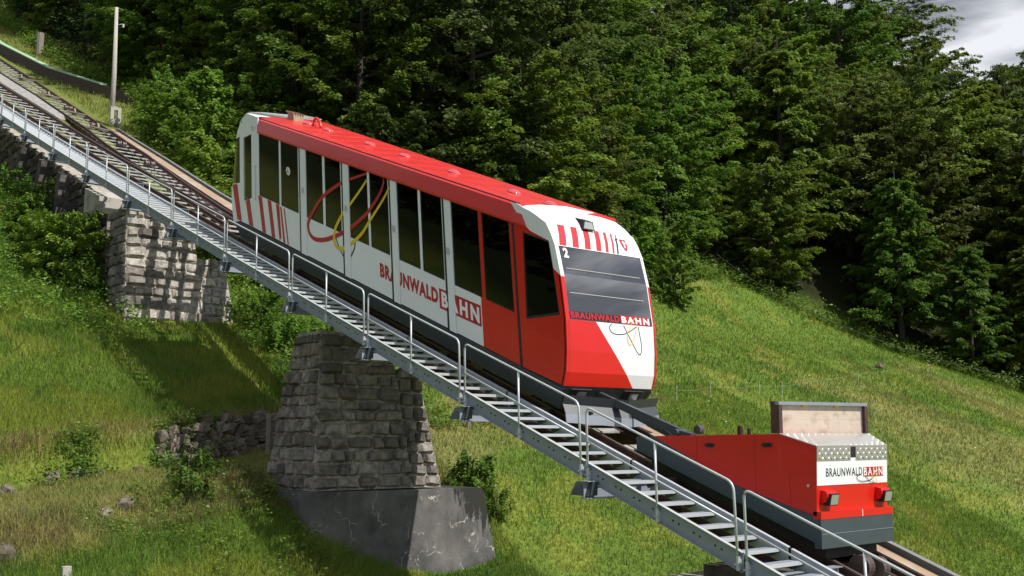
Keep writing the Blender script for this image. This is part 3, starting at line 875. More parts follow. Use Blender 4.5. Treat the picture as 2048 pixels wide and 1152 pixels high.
# ================================================================== FUNICULAR CAR
# car frame: a uphill along the floor, b up along the (leaning) posts, v across
V0, V1 = 14.40, 17.05
def CF(a, v, b):
    L = .13
    a2 = a - .035 * (b - 1.0)
    ds = a2 + L * b
    return W(15.4 + ds, v, .99 + .388 * a2 + b)
car = thing('funicular_car', CF(7.6, 15.7, -1.1), 'red and white funicular car with large dark windows and a sloping red roof', 'funicular car')
def panel(mb, pts, v0, th, mi=0):
    """polygon in the side plane, thickness th towards the inside"""
    mb.prism([CF(a, v0, b) for a, b in pts], Vector(CF(0, v0 + th, 0)) - Vector(CF(0, v0, 0)), mi)
def rect(a0, a1, b0, b1): return [(a0, b0), (a1, b0), (a1, b1), (a0, b1)]
SILL, HEAD = 1.05, 3.10
FE = [(1.06, 3.52), (.5, 3.45), (.19, 3.36), (.05, 3.15), (-.05, 2.93), (-.17, 2.36), (-.24, 1.42), (-.2, .77), (-.13, .30), (-.02, -.02)]
def fe(b):
    bs = [p[1] for p in FE][::-1]; as_ = [p[0] for p in FE][::-1]
    return float(np.interp(b, bs, as_))
BAYS = [((13.55, 10.86), [(13.46, 12.13), (12.02, 10.95)]), ((10.47, 8.47), [(10.47, 9.53), (9.41, 8.55)]), ((8.10, 6.13), [(8.10, 7.18), (7.08, 6.20)]),
        ((5.79, 3.84), [(5.79, 4.87), (4.77, 3.90)]), ((3.52, 1.32), [(3.52, 2.49), (2.38, 1.40)])]
PILL = [(10.86, 10.47), (8.47, 8.10), (6.13, 5.79), (3.84, 3.52)]
def side(sgn):
    v0 = V0 if sgn > 0 else V1; th = .035 * sgn
    for i, ((aL, aR), wins) in enumerate(BAYS):
        d = None
        mb = MB()
        lowA = aL
        if i < 4:
            panel(mb, rect(aL, aR, -.07, SILL), v0, th, 0)
        else:
            panel(mb, rect(aL, 2.55, -.07, SILL), v0, th, 0); panel(mb, rect(2.55, aR, -.07, SILL), v0, th, 1)
        mi = 0 if i < 4 else 1
        mull = (wins[0][1], wins[1][0])
        panel(mb, rect(mull[0], mull[1], SILL, HEAD), v0, th, mi)
        if wins[0][0] < aL - .02: panel(mb, rect(aL, wins[0][0], SILL, HEAD), v0, th, 0)
        panel(mb, rect(wins[1][1], aR, SILL, HEAD), v0, th, mi)
        d = mb.build('door' if i else 'side_panel', ['white_paint', 'red_paint'], car)
        for (w0, w1) in wins:
            mb = MB()
            g = .03
            panel(mb, rect(w0 - g, w1 + g, SILL + g, HEAD), v0 + .012 * sgn, .008 * sgn)
            pn = mb.build('window', 'window_glass', d)
            mb = MB()
            for q in (rect(w0, w0 - g, SILL, HEAD), rect(w1 + g, w1, SILL, HEAD), rect(w0 - g, w1 + g, SILL, SILL + g)):
                panel(mb, q, v0 + .006 * sgn, .02 * sgn)
            mb.build('window_seal', 'rubber', d)
        if i and sgn > 0:
            mb = MB()
            a0 = aL + .16
            panel(mb, rect(a0 + .055, a0 - .055, 1.74, 1.90), v0 - .045, .03)
            panel(mb, rect(a0 + .03, a0 - .03, 1.78, 1.86), v0 - .06, .014)
            mb.build('handle', 'galvanised', d)
    for (a1, a0) in PILL:
        mb = MB(); panel(mb, rect(a1 - .06, a0 + .01, -.09, HEAD), v0 - .016 * sgn, .05 * sgn)
        mb.build('door_post', 'white_paint', car)
        mb = MB(); panel(mb, rect(a1 + .03, a1 - .055, -.13, HEAD), v0 - .006 * sgn, .04 * sgn); panel(mb, rect(a1 - .05, a1 - .19, -.13, -.095), v0 - .02 * sgn, .04 * sgn)
        mb.build('door_seam', 'rubber', car)
    # red front post and seam
    mb = MB(); panel(mb, rect(1.32, 1.235, -.10, HEAD), v0 + .004 * sgn, .03 * sgn); mb.build('door_seam', 'rubber', car)
    mb = MB()
    panel(mb, [(1.23, -.07), (-.02, -.02), (-.13, .30), (-.2, .77), (-.235, 1.40), (-.06, 1.45), (1.02, 1.03), (1.23, 1.03)], v0, th, 1)
    panel(mb, [(1.23, 1.03), (1.02, 1.03), (.96, 2.97), (1.23, 3.1)], v0, th, 1)
    panel(mb, [(-.06, 1.45), (-.235, 1.42), (-.17, 2.30), (.045, 2.40)], v0, th, 1)
    panel(mb, [(.045, 2.40), (-.17, 2.30), (-.05, 2.93), (.05, 3.15), (.19, 3.36), (.5, 3.45), (1.10, 3.57), (1.30, 3.55), (.86, 3.07), (.72, 3.05), (.13, 2.97)], v0 + .004 * sgn, th, 0)
    panel(mb, [(.13, 2.97), (.72, 3.05), (.80, 3.10), (1.32, 3.12), (.96, 2.97)], v0 + .001 * sgn, th, 1)
    fp = mb.build('cab_side', ['white_paint', 'red_paint'], car)
    mb = MB(); panel(mb, [(.99, 1.09), (-.03, 1.50), (.07, 2.40), (.15, 2.94), (.94, 2.94)], v0 + .012 * sgn, .008 * sgn); mb.build('window', 'window_glass', fp)
    mb = MB()
    fr_o = [(1.02, 1.03), (-.06, 1.45), (.045, 2.40), (.13, 2.97), (.96, 2.97)]; fr_i = [(.985, 1.085), (-.025, 1.495), (.075, 2.40), (.155, 2.935), (.935, 2.935)]
    for k in range(5):
        panel(mb, [fr_o[k], fr_o[(k + 1) % 5], fr_i[(k + 1) % 5], fr_i[k]], v0 + .006 * sgn, .02 * sgn)
    mb.build('window_seal', 'rubber', fp)
    # rear cab side
    mb = MB()
    panel(mb, rect(13.98, 13.55, -.07, HEAD), v0, th, 0)
    panel(mb, [(14.56, -.08), (13.98, -.07), (13.98, .86), (14.56, .62)], v0, th, 0)
    panel(mb, [(14.56, 2.74), (13.98, 2.98), (13.98, 3.25), (14.56, 3.25)], v0, th, 0)
    panel(mb, [(14.82, -.08), (14.56, -.08), (14.56, 3.25), (14.82, 3.2)], v0, th, 0)
    panel(mb, [(15.30, -.25), (14.82, -.08), (14.82, 1.18), (15.37, 1.02), (15.45, .45)], v0, th, 0)
    panel(mb, [(15.08, 2.62), (14.82, 2.74), (14.82, 3.2), (14.70, 3.32), (15.0, 2.85)], v0, th, 0)
    panel(mb, [(14.56, 3.25), (13.55, 3.25), (13.50, 3.60), (14.3, 3.62), (14.70, 3.32)], v0, th, 0)
    rp = mb.build('rear_cab_side', 'white_paint', car)
    mb = MB(); panel(mb, [(14.53, .66), (14.01, .88), (14.01, 2.94), (14.53, 2.72)], v0 + .012 * sgn, .008 * sgn); mb.build('window', 'window_glass', rp)
    mb = MB(); panel(mb, [(15.37, 1.02), (14.82, 1.18), (14.82, 2.74), (15.08, 2.62), (15.22, 2.0)], v0 + .006 * sgn, .02 * sgn); mb.build('window', 'window_glass', rp)
    mb = MB(); panel(mb, rect(13.66, 13.64, .85, 2.0), v0 - .05 * sgn, .02 * sgn); panel(mb, rect(13.66, 13.64, .85, .88), v0 - .04 * sgn, .04 * sgn); panel(mb, rect(13.66, 13.64, 1.97, 2.0), v0 - .04 * sgn, .04 * sgn)
    mb.build('grab_rail', 'galvanised', rp)
    # roof fascia: slopes in towards the roof
    mb = MB()
    def q(a, v, b): return CF(a, v, b)
    sections = [(13.55, 13.70), (.98, 1.04)]
    prof = [(-.030, HEAD - .02), (-.034, HEAD + .03), (.03, HEAD + .42), (.075, HEAD + .465)]
    for k in range(len(prof) - 1):
        (d0, b0), (d1, b1) = prof[k], prof[k + 1]
        f0 = 13.50 + .3 * (b0 - HEAD); f1 = 13.50 + .3 * (b1 - HEAD); e0 = .82 + .5 * (b0 - HEAD); e1 = .82 + .5 * (b1 - HEAD)
        mb.hexa([q(f0, v0 + d0 * sgn, b0), q(e0, v0 + d0 * sgn, b0), q(e0, v0 + (d0 + .04) * sgn, b0), q(f0, v0 + (d0 + .04) * sgn, b0),
                 q(f1, v0 + d1 * sgn, b1), q(e1, v0 + d1 * sgn, b1), q(e1, v0 + (d1 + .04) * sgn, b1), q(f1, v0 + (d1 + .04) * sgn, b1)])
    fa = mb.build('roof_fascia', 'red_paint', car)
    mb = MB(); mb.beam(q(13.6, v0 + .085 * sgn, HEAD + .475), q(1.1, v0 + .085 * sgn, HEAD + .475), .022, .03); mb.build('drip_rail', 'rubber', car)
    # dark skirt, leaning inwards below the floor
    mb = MB()
    mb.hexa([q(15.15, v0 + .16 * sgn, -.68), q(.35, v0 + .16 * sgn, -.62), q(.35, v0 + .22 * sgn, -.62), q(15.15, v0 + .22 * sgn, -.68),
             q(15.28, v0 + .012 * sgn, -.12), q(.02, v0 + .012 * sgn, -.09), q(.02, v0 + .09 * sgn, -.09), q(15.28, v0 + .09 * sgn, -.12)])
    mb.build('skirt', 'dark_grey', car)
side(1); side(-1)
# roof: sheet rising to the far side, a little higher at the uphill end
RV = [V0 + .08, 14.9, 15.7, 16.5, V1 - .08]
RB0, RB1 = [3.55, 3.60, 3.65, 3.70, 3.68], [3.585, 3.69, 3.80, 3.91, 3.90]
def rb(a, v):
    k = min(1, max(0, (a - 1.0) / 12.6))
    return float(np.interp(v, RV, RB0)) * (1 - k) + float(np.interp(v, RV, RB1)) * k
mb = MB()
ends = [1.0, .62, .62, .62, .62]
for k in range(len(RV) - 1):
    va, vb = RV[k], RV[k + 1]
    mb.hexa([CF(13.75, va, rb(13.75, va) - .05), CF(ends[k], va, rb(ends[k], va) - .05), CF(ends[k + 1], vb, rb(ends[k + 1], vb) - .05), CF(13.75, vb, rb(13.75, vb) - .05),
             CF(13.75, va, rb(13.75, va)), CF(ends[k], va, rb(ends[k], va)), CF(ends[k + 1], vb, rb(ends[k + 1], vb)), CF(13.75, vb, rb(13.75, vb))])
roof = mb.build('roof', 'roof_red', car)
mb = MB(); va = V1 - .08
mb.hexa([CF(13.7, va - .03, 3.4), CF(.9, va - .03, 3.4), CF(.9, va, 3.4), CF(13.7, va, 3.4), CF(13.7, va - .03, rb(13.7, va) - .002), CF(.9, va - .03, rb(.9, va) - .002), CF(.9, va - .001, rb(.9, va) - .002), CF(13.7, va - .001, rb(13.7, va) - .002)])
mb.build('roof_side', 'roof_red', roof)
for k in range(1, 14):   # roof sheet seams
    a = 13.2 - k * .92
    mb = MB()
    for q0, q1 in zip(RV[:-1], RV[1:]):
        mb.hexa([CF(a, q0, rb(a, q0) - .01), CF(a - .014, q0, rb(a, q0) - .01), CF(a - .014, q1, rb(a, q1) - .01), CF(a, q1, rb(a, q1) - .01), CF(a, q0, rb(a, q0) + .005), CF(a - .014, q0, rb(a, q0) + .005), CF(a - .014, q1, rb(a, q1) + .005), CF(a, q1, rb(a, q1) + .005)])
    mb.build('roof_seam', 'roof_red', roof)
def dome(a, v, b, r=.15, h=.10):
    mb = MB(); n = 18; rings = [(1.12, 0), (1.12, .25), (.98, .3), (.9, .55), (.65, .85), (.3, .98)]
    vs = []; fs = []
    for rr, hh in rings:
        for j in range(n):
            t = 2 * math.pi * j / n
            vs.append(CF(a + r * rr * math.cos(t), v + r * rr * math.sin(t), b + h * hh))
    for i in range(len(rings) - 1):
        for j in range(n): fs.append((i * n + j, i * n + (j + 1) % n, (i + 1) * n + (j + 1) % n, (i + 1) * n + j))
    fs.append(tuple((len(rings) - 1) * n + j for j in range(n)))
    mb.add(vs, fs); return mb.build('roof_vent', 'lens_red', roof, smooth=True)
for a in (12.65, 11.38, 9.03, 7.27, 5.05, 2.68, 1.42):
    dome(a, 15.7, rb(a, 15.7) - .005)
mb = MB()   # lifting eye
mb.tube([CF(12.12 + .24 * math.cos(t), 15.72 , 3.76 + .30 * math.sin(t)) for t in np.linspace(0, math.pi, 12)], .045, 8); mb.build('lifting_eye', 'roof_red', roof, smooth=True)
mb = MB()   # rusty box and pantograph-like bar at the upper end
mb.prism([CF(13.62, 15.5, 3.74), CF(13.22, 15.5, 3.74), CF(13.22, 15.5, 4.0), CF(13.62, 15.5, 4.0)], (0, .35, 0))
for k in range(5): mb.beam(CF(13.66, 15.48 + .09 * k, 4.02), CF(13.18, 15.48 + .09 * k, 4.02), .03, .05)
mb.build('roof_box', 'rust_plate', roof)
mb = MB(); mb.beam(CF(13.9, 16.0, 3.93), CF(13.3, 16.5, 3.98), .05, .03); mb.beam(CF(14.0, 16.1, 3.97), CF(13.4, 16.6, 4.0), .06, .03); mb.build('roof_bar', 'white_pipe', roof)
# upper end: white cap, rear wall, rear glass
mb = MB()
caps = [(13.55, 3.60), (14.3, 3.62), (14.70, 3.32), (15.0, 2.85)]
cv = [(V0, 0), (V0 + .13, .07), (15.0, .16), (15.7, .24), (16.4, .33), (V1 - .13, .32), (V1, .1)]
for i in range(len(caps) - 1):
    for k in range(len(cv) - 1):
        (a0, b0), (a1, b1) = caps[i], caps[i + 1]; (va, da), (vb, db) = cv[k], cv[k + 1]
        f = (0, 1, 1, .6)
        mb.add([CF(a0, va, b0 + (da if i else da * .6)), CF(a1, va, b1 + da * .3), CF(a1, vb, b1 + db * .3), CF(a0, vb, b0 + (db if i else db * .6))], [(0, 1, 2, 3)])
mb.build('rear_cap', 'white_paint', car, smooth=True)
mb = MB()
rearp = [(15.0, 2.85), (15.22, 2.0), (15.37, 1.02)]
for i in range(2):
    (a0, b0), (a1, b1) = rearp[i], rearp[i + 1]
    mb.hexa([CF(a1, V0 + .04, b1), CF(a1, V1 - .04, b1), CF(a1 - .02, V1 - .04, b1), CF(a1 - .02, V0 + .04, b1), CF(a0, V0 + .04, b0), CF(a0, V1 - .04, b0), CF(a0 - .02, V1 - .04, b0), CF(a0 - .02, V0 + .04, b0)])
mb.build('rear_window', 'window_glass', car)
mb = MB()
rearq = [(15.37, 1.02), (15.45, .45), (15.28, -.25)]
for i in range(2):
    (a0, b0), (a1, b1) = rearq[i], rearq[i + 1]
    mb.hexa([CF(a1, V0 + .035, b1), CF(a1, V1 - .035, b1), CF(a1 - .05, V1 - .035, b1), CF(a1 - .05, V0 + .035, b1), CF(a0, V0 + .035, b0), CF(a0, V1 - .035, b0), CF(a0 - .05, V1 - .035, b0), CF(a0 - .05, V0 + .035, b0)])
mb.build('rear_panel', 'white_paint', car)

# front end
def FP(v, b, out=0.0):
    k = max(0, (V0 + .10 - v) / .10, (v - V1 + .10) / .10)
    return CF(fe(b) + .04 * k * k - out, v, b)
def fquad(mb, v0, v1, b0, b1, mi=0, th=.03, out=0.0, vt0=None, vt1=None):
    vt0 = v0 if vt0 is None else vt0; vt1 = v1 if vt1 is None else vt1
    d = lambda v, b, q: FP(v, b, out - q)
    mb.hexa([d(v0, b0, 0), d(v1, b0, 0), d(v1, b0, th), d(v0, b0, th), d(vt0, b1, 0), d(vt1, b1, 0), d(vt1, b1, th), d(vt0, b1, th)], mi)
mb = MB()
LV = [-.02, .30, .77, 1.10, 1.42]
vb_ = lambda b: 15.24 + (1.42 - b) * .80       # red / white dividing line
for b0, b1 in zip(LV[:-1], LV[1:]):
    fquad(mb, V0, V0 + .10, b0, b1, 0)
    fquad(mb, V0 + .10, vb_(b0), b0, b1, 0, vt1=vb_(b1)); fquad(mb, vb_(b0), V1 - .10, b0, b1, 1, vt0=vb_(b1)); fquad(mb, V1 - .10, V1, b0, b1, 1)
mb.build('front_panel', ['red_paint', 'white_paint'], car, smooth=False)
for va, vb, left in ((V0, V0 + .10, 1), (V1 - .09, V1, 0)):
    mb = MB()
    for b0, b1, mi in ((1.42, 1.9, 0), (1.9, 2.30, 0), (2.30, 2.6, 1), (2.6, 2.93, 1)):
        fquad(mb, va, vb, b0, b1, mi if left else 1)
    mb.build('windscreen_pillar', ['red_paint', 'white_paint'], car)
mb = MB()
for b0, b1 in ((1.42, 1.95), (1.95, 2.36), (2.36, 2.93)):
    fquad(mb, V0 + .10, V1 - .09, b0, b1, 0, .015, -.012)
ws = mb.build('windscreen', 'windscreen_glass', car)
mb = MB(); fquad(mb, V0 + .10, V1 - .09, 1.44, 1.60, 0, .006, -.008); mb.build('lettering_band', 'decal_black', ws)
mb = MB()
VC = [V0, V0 + .03, V0 + .10, 14.9, 15.7, 16.5, V1 - .10, V1 - .03, V1]
def crown(v): return .12 * max(0, 1 - ((v - 15.7) / 1.25) ** 2) + .09 * (v - V0) / 2.6
rows = [(fe(b), b, 0) for b in (2.93, 3.05, 3.15, 3.26, 3.36)] + [(.26, 3.41, .3), (.40, 3.47, .6), (.60, 3.53, .85), (.90, 3.57, 1)]
gv = []
for a, b, w in rows:
    for v in VC:
        k = max(0, (V0 + .10 - v) / .10, (v - V1 + .10) / .10)
        gv.append(CF(a + .07 * k * k, v, b + crown(v) * w - .04 * k * w))
nc = len(VC)
mb.add(gv, [(i * nc + j, i * nc + j + 1, (i + 1) * nc + j + 1, (i + 1) * nc + j) for i in range(len(rows) - 1) for j in range(nc - 1)])
br = mb.build('brow', 'white_paint', car, smooth=True)
# slanted stripes on the brow
for i, (v, w) in enumerate(((14.72, .20), (15.10, .18), (15.46, .17), (15.80, .15), (16.08, .09), (16.29, .06), (16.45, .03))):
    mb = MB()
    fquad(mb, v - .18, v - .18 + w, 2.945, 3.15, 0, .01, .004, vt0=v - .09, vt1=v - .09 + w)
    fquad(mb, v - .09, v - .09 + w, 3.15, 3.36, 0, .01, .004, vt0=v, vt1=v + w)
    mb.build('stripe', 'decal_red' if i < 6 else 'decal_black', br)
# crest
mb = MB(); fquad(mb, 16.50, 16.68, 3.15, 3.27, 0, .006, .014); fquad(mb, 16.56, 16.62, 3.05, 3.15, 0, .006, .014, vt0=16.50, vt1=16.68); mb.build('crest', 'decal_red', br)
mb = MB(); fquad(mb, 16.565, 16.60, 3.10, 3.15, 0, .006, .017); fquad(mb, 16.565, 16.61, 3.15, 3.24, 0, .006, .017); fquad(mb, 16.61, 16.65, 3.19, 3.215, 0, .006, .017); mb.build('crest_figure', 'decal_white', br)
# floodlight in the middle of the brow
mb = MB(); mb.prism([CF(.12, 15.42, 3.36), CF(.12, 15.78, 3.36), CF(.12, 15.74, 3.56), CF(.12, 15.46, 3.56)], Vector(CF(.40, 15.6, 3.56)) - Vector(CF(.12, 15.6, 3.56)))
fl = mb.build('floodlight', 'under_black', car)
mb = MB(); mb.prism([CF(.115, 15.45, 3.385), CF(.115, 15.75, 3.385), CF(.115, 15.71, 3.54), CF(.115, 15.49, 3.54)], Vector(CF(.13, 15.6, 3.54)) - Vector(CF(.115, 15.6, 3.54))); mb.build('lens', 'lamp_glass', fl)
# wiper
mb = MB(); mb.tube([FP(16.26, 2.96, .03), FP(16.40, 3.28, .04)], .010, 6); mb.tube([FP(16.39, 3.26, .02), FP(16.39, 3.26, .05)], .022, 6); mb.build('wiper', 'rubber', ws)
# dark apron below the front with lamps
mb = MB()
mb.hexa([CF(.36, V0 + .22, -.60), CF(.36, V1 - .22, -.60), CF(1.2, V1 - .22, -.60), CF(1.2, V0 + .22, -.60), CF(-.005, V0 + .04, -.03), CF(-.005, V1 - .04, -.03), CF(1.2, V1 - .04, -.03), CF(1.2, V0 + .04, -.03)])
ap = mb.build('apron', 'dark_grey', car)
def apt(v, b, out): return CF(.18 - (b + .315) * .64 - out, v, b)
for v in (14.98, 16.52):
    mb = MB(); mb.prism([apt(v - .34, -.36, .01), apt(v + .20, -.36, .01), apt(v + .20, -.10, .01), apt(v - .34, -.10, .01)], Vector(CF(.06, 0, 0)) - Vector(CF(0, 0, 0))); mb.build('lamp_recess', 'rubber', ap)
    mb = MB(); mb.prism([apt(v - .12, -.32, .05), apt(v + .10, -.32, .05), apt(v + .10, -.15, .05), apt(v - .12, -.15, .05)], Vector(CF(.05, 0, 0)) - Vector(CF(0, 0, 0))); mb.build('headlight', 'lamp_glass', ap)
    mb = MB(); mb.prism([apt(v - .36, -.105, .06), apt(v + .22, -.105, .06), apt(v + .22, -.085, .06), apt(v - .36, -.085, .06)], Vector(CF(.06, 0, 0)) - Vector(CF(0, 0, 0))); mb.build('lamp_visor', 'dark_grey', ap)
# snow plough
mb = MB()
def pl(v): return 14.88 + .38 * abs(v - 15.75) / 1.3
for va, vb in ((14.35, 15.05), (15.05, 15.75), (15.75, 16.45), (16.45, 17.05)):
    for z0, z1, d0, d1, mi in ((.15, .33, 0, .02, 1), (.33, .52, .02, .10, 0), (.52, .70, .10, .02, 0)):
        zc = lambda v, z: z + .10 * abs(v - 15.75) / 1.5
        mb.hexa([W(pl(va) + d0, va, zc(va, z0)), W(pl(vb) + d0, vb, zc(vb, z0)), W(pl(vb) + d0 + .02, vb, zc(vb, z0)), W(pl(va) + d0 + .02, va, zc(va, z0)),
                 W(pl(va) + d1, va, zc(va, z1)), W(pl(vb) + d1, vb, zc(vb, z1)), W(pl(vb) + d1 + .02, vb, zc(vb, z1)), W(pl(va) + d1 + .02, va, zc(va, z1))], mi)
pw = mb.build('snow_plough', ['dark_grey', 'galv_side'], car)
mb = MB(); mb.beam(W(15.15, 14.9, .4), CF(1.1, 14.9, -.45), .08, .1); mb.beam(W(15.15, 16.5, .4), CF(1.1, 16.5, -.45), .08, .1); mb.build('plough_arm', 'under_black', pw)
# drawbar to the wagon
mb = MB(); A = CF(.05, 15.45, -.22); B = W(13.55, 15.72, .05)
mb.beam(A, B, .13, .15); mb.tube([Vector(B) + Vector((0, -.16, 0)), Vector(B) + Vector((0, .16, 0))], .07, 10); mb.beam(B, W(13.25, 15.75, -.02), .2, .1)
mb.tube([W(13.3, 15.92, .10), W(13.3, 16.05, .10)], .085, 12)
mb.build('drawbar', 'dark_grey', car)
mb = MB(); mb.beam(CF(.1, 15.85, -.42), W(14.0, 15.95, .0), .06, .08); mb.build('safety_bar', 'cart_grey', car)
# floor, ends, interior
mb = MB()
mb.prism([CF(15.2, V0 + .05, -.12), CF(.05, V0 + .05, -.12), CF(.05, V0 + .05, .02), CF(15.2, V0 + .05, .02)], (0, 2.5, 0)); mb.build('floor', 'interior_dark', car)
mb = MB(); mb.prism([CF(13.6, V0 + .15, 3.45), CF(1.0, V0 + .15, 3.45), CF(1.0, V0 + .15, 3.5), CF(13.6, V0 + .15, 3.5)], (0, 2.3, 0)); mb.build('ceiling', 'interior_light', car)
for i, a in enumerate((12.6, 10.0, 7.6, 5.2, 2.9)):
    for v in (14.75, 16.35):
        mb = MB()
        mb.prism([CF(a + .25, v, .45), CF(a - .25, v, .45), CF(a - .25, v, .55), CF(a + .25, v, .55)], (0, .42, 0)); mb.prism([CF(a + .25, v, .55), CF(a + .17, v, .55), CF(a + .22, v, 1.18), CF(a + .28, v, 1.18)], (0, .42, 0))
        mb.build('seat', 'seat_red', car)
for a in (11.5, 9.0, 6.6, 4.2, 1.9):
    mb = MB(); mb.tube([CF(a, 14.7, 0), CF(a, 14.7, 3.4)], .02, 6); mb.tube([CF(a, 16.7, 0), CF(a, 16.7, 3.4)], .02, 6)
    mb.tube([CF(a + 1.0, 16.75, 1.25), CF(a - .9, 16.75, 1.55)], .02, 6); mb.build('grab_pole', 'galvanised', car)
mb = MB(); mb.prism([CF(1.20, 14.65, 0), CF(1.10, 14.65, 0), CF(1.10, 14.65, 3.4), CF(1.20, 14.65, 3.4)], (0, .95, 0)); mb.prism([CF(.75, 14.9, .0), CF(.70, 14.9, 0), CF(.70, 14.9, 3.3), CF(.75, 14.9, 3.3)], (0, .16, 0)); mb.build('partition', 'interior_light', car)
mb = MB(); mb.prism([CF(.9, 14.6, .1), CF(.15, 14.6, .1), CF(.1, 14.6, 1.2), CF(.5, 14.6, 1.3)], (0, 1.5, 0)); mb.build('driver_desk', 'interior_dark', car)
for b in (2.48, 1.98):
    mb = MB(); mb.tube([FP(14.58, b, .012), FP(15.6, b, .012), FP(16.78, b, .012)], .007, 6); mb.build('windscreen_rail', 'white_pipe', ws)
mb = MB(); mb.tube([FP(14.98, 1.60, -.25), FP(15.0, 2.9, -.25)], .018, 6); mb.tube([FP(16.05, 1.55, -.5), FP(16.02, 2.9, -.5)], .03, 6); mb.build('cab_pole', 'white_pipe', car)
# underframe and bogies
mb = MB(); mb.prism([CF(14.9, 14.95, -.72), CF(.9, 14.95, -.62), CF(.9, 14.95, -.13), CF(14.9, 14.95, -.13)], (0, 1.5, 0)); mb.build('underframe', 'under_black', car)
def wheel(parent, s, v, r=.34, z=None):
    mb = MB(); n = 22; c = W(s, v, zr(s) + r if z is None else z)
    prof = [(-.09, r * .3), (-.09, r * .92), (-.07, r + .03), (-.05, r + .03), (-.05, r), (.05, r), (.05, r + .03), (.07, r + .03), (.09, r * .92), (.09, r * .3)]
    vs = [(c[0] + rr * math.cos(2 * math.pi * j / n), c[1] + y, c[2] + rr * math.sin(2 * math.pi * j / n)) for y, rr in prof for j in range(n)]
    fs = [(i * n + j, i * n + (j + 1) % n, (i + 1) * n + (j + 1) % n, (i + 1) * n + j) for i in range(len(prof) - 1) for j in range(n)]
    fs += [tuple(range(n)), tuple(range(len(prof) * n - 1, (len(prof) - 1) * n - 1, -1))]
    mb.add(vs, fs); return mb.build('wheel', 'rail_steel', parent)
for sc_ in (18.2, 28.6):
    mb = MB()
    for v in (14.95, 16.65):
        mb.beam(W(sc_ - 1.25, v, zr(sc_ - 1.25) + .42), W(sc_ + 1.25, v, zr(sc_ + 1.25) + .42), .10, .24)
    mb.beam(W(sc_, 14.9, zr(sc_) + .5), W(sc_, 16.7, zr(sc_) + .5), .3, .22)
    bg_ = mb.build('bogie', 'under_black', car)
    for ds in (-.85, .85):
        for v in (15.2, 16.4): wheel(bg_, sc_ + ds, v)
# white lettering number and decals on glass / paint
def text_mesh(txt, size, xs, bold=.0, space=1.0):
    cu = bpy.data.curves.new('t', 'FONT'); cu.body = txt; cu.size = size; cu.offset = bold; cu.space_character = space; cu.resolution_u = 3
    ob = bpy.data.objects.new('t', cu)
    COL.objects.link(ob); dg = bpy.context.evaluated_depsgraph_get()
    me = bpy.data.meshes.new_from_object(ob.evaluated_get(dg))
    bpy.data.objects.remove(ob); bpy.data.curves.remove(cu)
    vs = [(v.co.x * xs, v.co.y) for v in me.vertices]; fs = [tuple(p.vertices) for p in me.polygons]
    bpy.data.meshes.remove(me)
    x0 = min(v[0] for v in vs); x1 = max(v[0] for v in vs); y0 = min(v[1] for v in vs); y1 = max(v[1] for v in vs)
    return vs, fs, (x0, x1, y0, y1)
def lettering(txt, mapf, width, height, m_, parent, name='lettering', bold=.03, space=1.0, only=None):
    """fit txt into width x height, mapf(x, y) -> world point"""
    vs, fs, (x0, x1, y0, y1) = text_mesh(txt, 1.0, 1.0, bold, space)
    mb = MB(); mb.add([mapf((x - x0) / (x1 - x0) * width, (y - y0) / (y1 - y0) * height) for x, y in vs], fs)
    return mb.build(name, m_, parent)
DV = V0 - .004
lettering('BRAUNWALD', lambda x, y: CF(6.70 - x, DV, .36 + y + .012 * x), 2.50, .375, 'decal_red', car, bold=.05, space=1.12)
mb = MB(); mb.add([CF(4.15, DV, .32), CF(2.58, DV, .36), CF(2.58, DV, .85), CF(4.15, DV, .80)], [(0, 1, 2, 3)]); mb.build('lettering_box', 'decal_red', car)
lettering('BAHN', lambda x, y: CF(4.06 - x, DV - .003, .385 + y + .022 * x), 1.42, .37, 'decal_white', car, bold=.045, space=1.35)
lettering('2', lambda x, y: FP(14.60 + x, 2.70 + y, .004), .14, .20, 'decal_white', ws, 'number', bold=.04)
lettering('BRAUNWALD', lambda x, y: FP(14.53 + x, 1.455 + y, .004), 1.42, .135, 'decal_red', ws, bold=.045, space=1.1)
mb = MB(); mb.add([FP(15.98, 1.44, .002), FP(16.90, 1.44, .002), FP(16.90, 1.61, .002), FP(15.98, 1.61, .002)], [(0, 1, 2, 3)]); mb.build('lettering_box', 'decal_red', ws)
lettering('BAHN', lambda x, y: FP(16.01 + x, 1.455 + y, .006), .86, .14, 'decal_white', ws, bold=.04, space=1.35)
def spline(P, n=8):
    P = [np.array(p, float) for p in P]; out = []
    for i in range(len(P) - 1):
        p0, p1, p2, p3 = P[max(i - 1, 0)], P[i], P[i + 1], P[min(i + 2, len(P) - 1)]
        for k in range(n):
            t = k / n
            out.append(.5 * ((2 * p1) + (-p0 + p2) * t + (2 * p0 - 5 * p1 + 4 * p2 - p3) * t * t + (-p0 + 3 * p1 - 3 * p2 + p3) * t ** 3))
    out.append(P[-1]); return out
def ribbon(P, w0, w1, mapf, m_, parent, name='emblem_loop', n=8):
    c = spline(P, n); k = len(c); vs = []
    for i, p in enumerate(c):
        d = c[min(i + 1, k - 1)] - c[max(i - 1, 0)]; d = d / (np.linalg.norm(d) + 1e-9); nn = np.array([-d[1], d[0]])
        w = w0 + (w1 - w0) * math.sin(math.pi * i / (k - 1))
        vs += [mapf(*(p + nn * w / 2)), mapf(*(p - nn * w / 2))]
    mb = MB(); mb.add(vs, [(2 * i, 2 * i + 1, 2 * i + 3, 2 * i + 2) for i in range(k - 1)]); return mb.build(name, m_, parent)
sm_ = lambda off: (lambda a, b: CF(a, V0 - off, b))
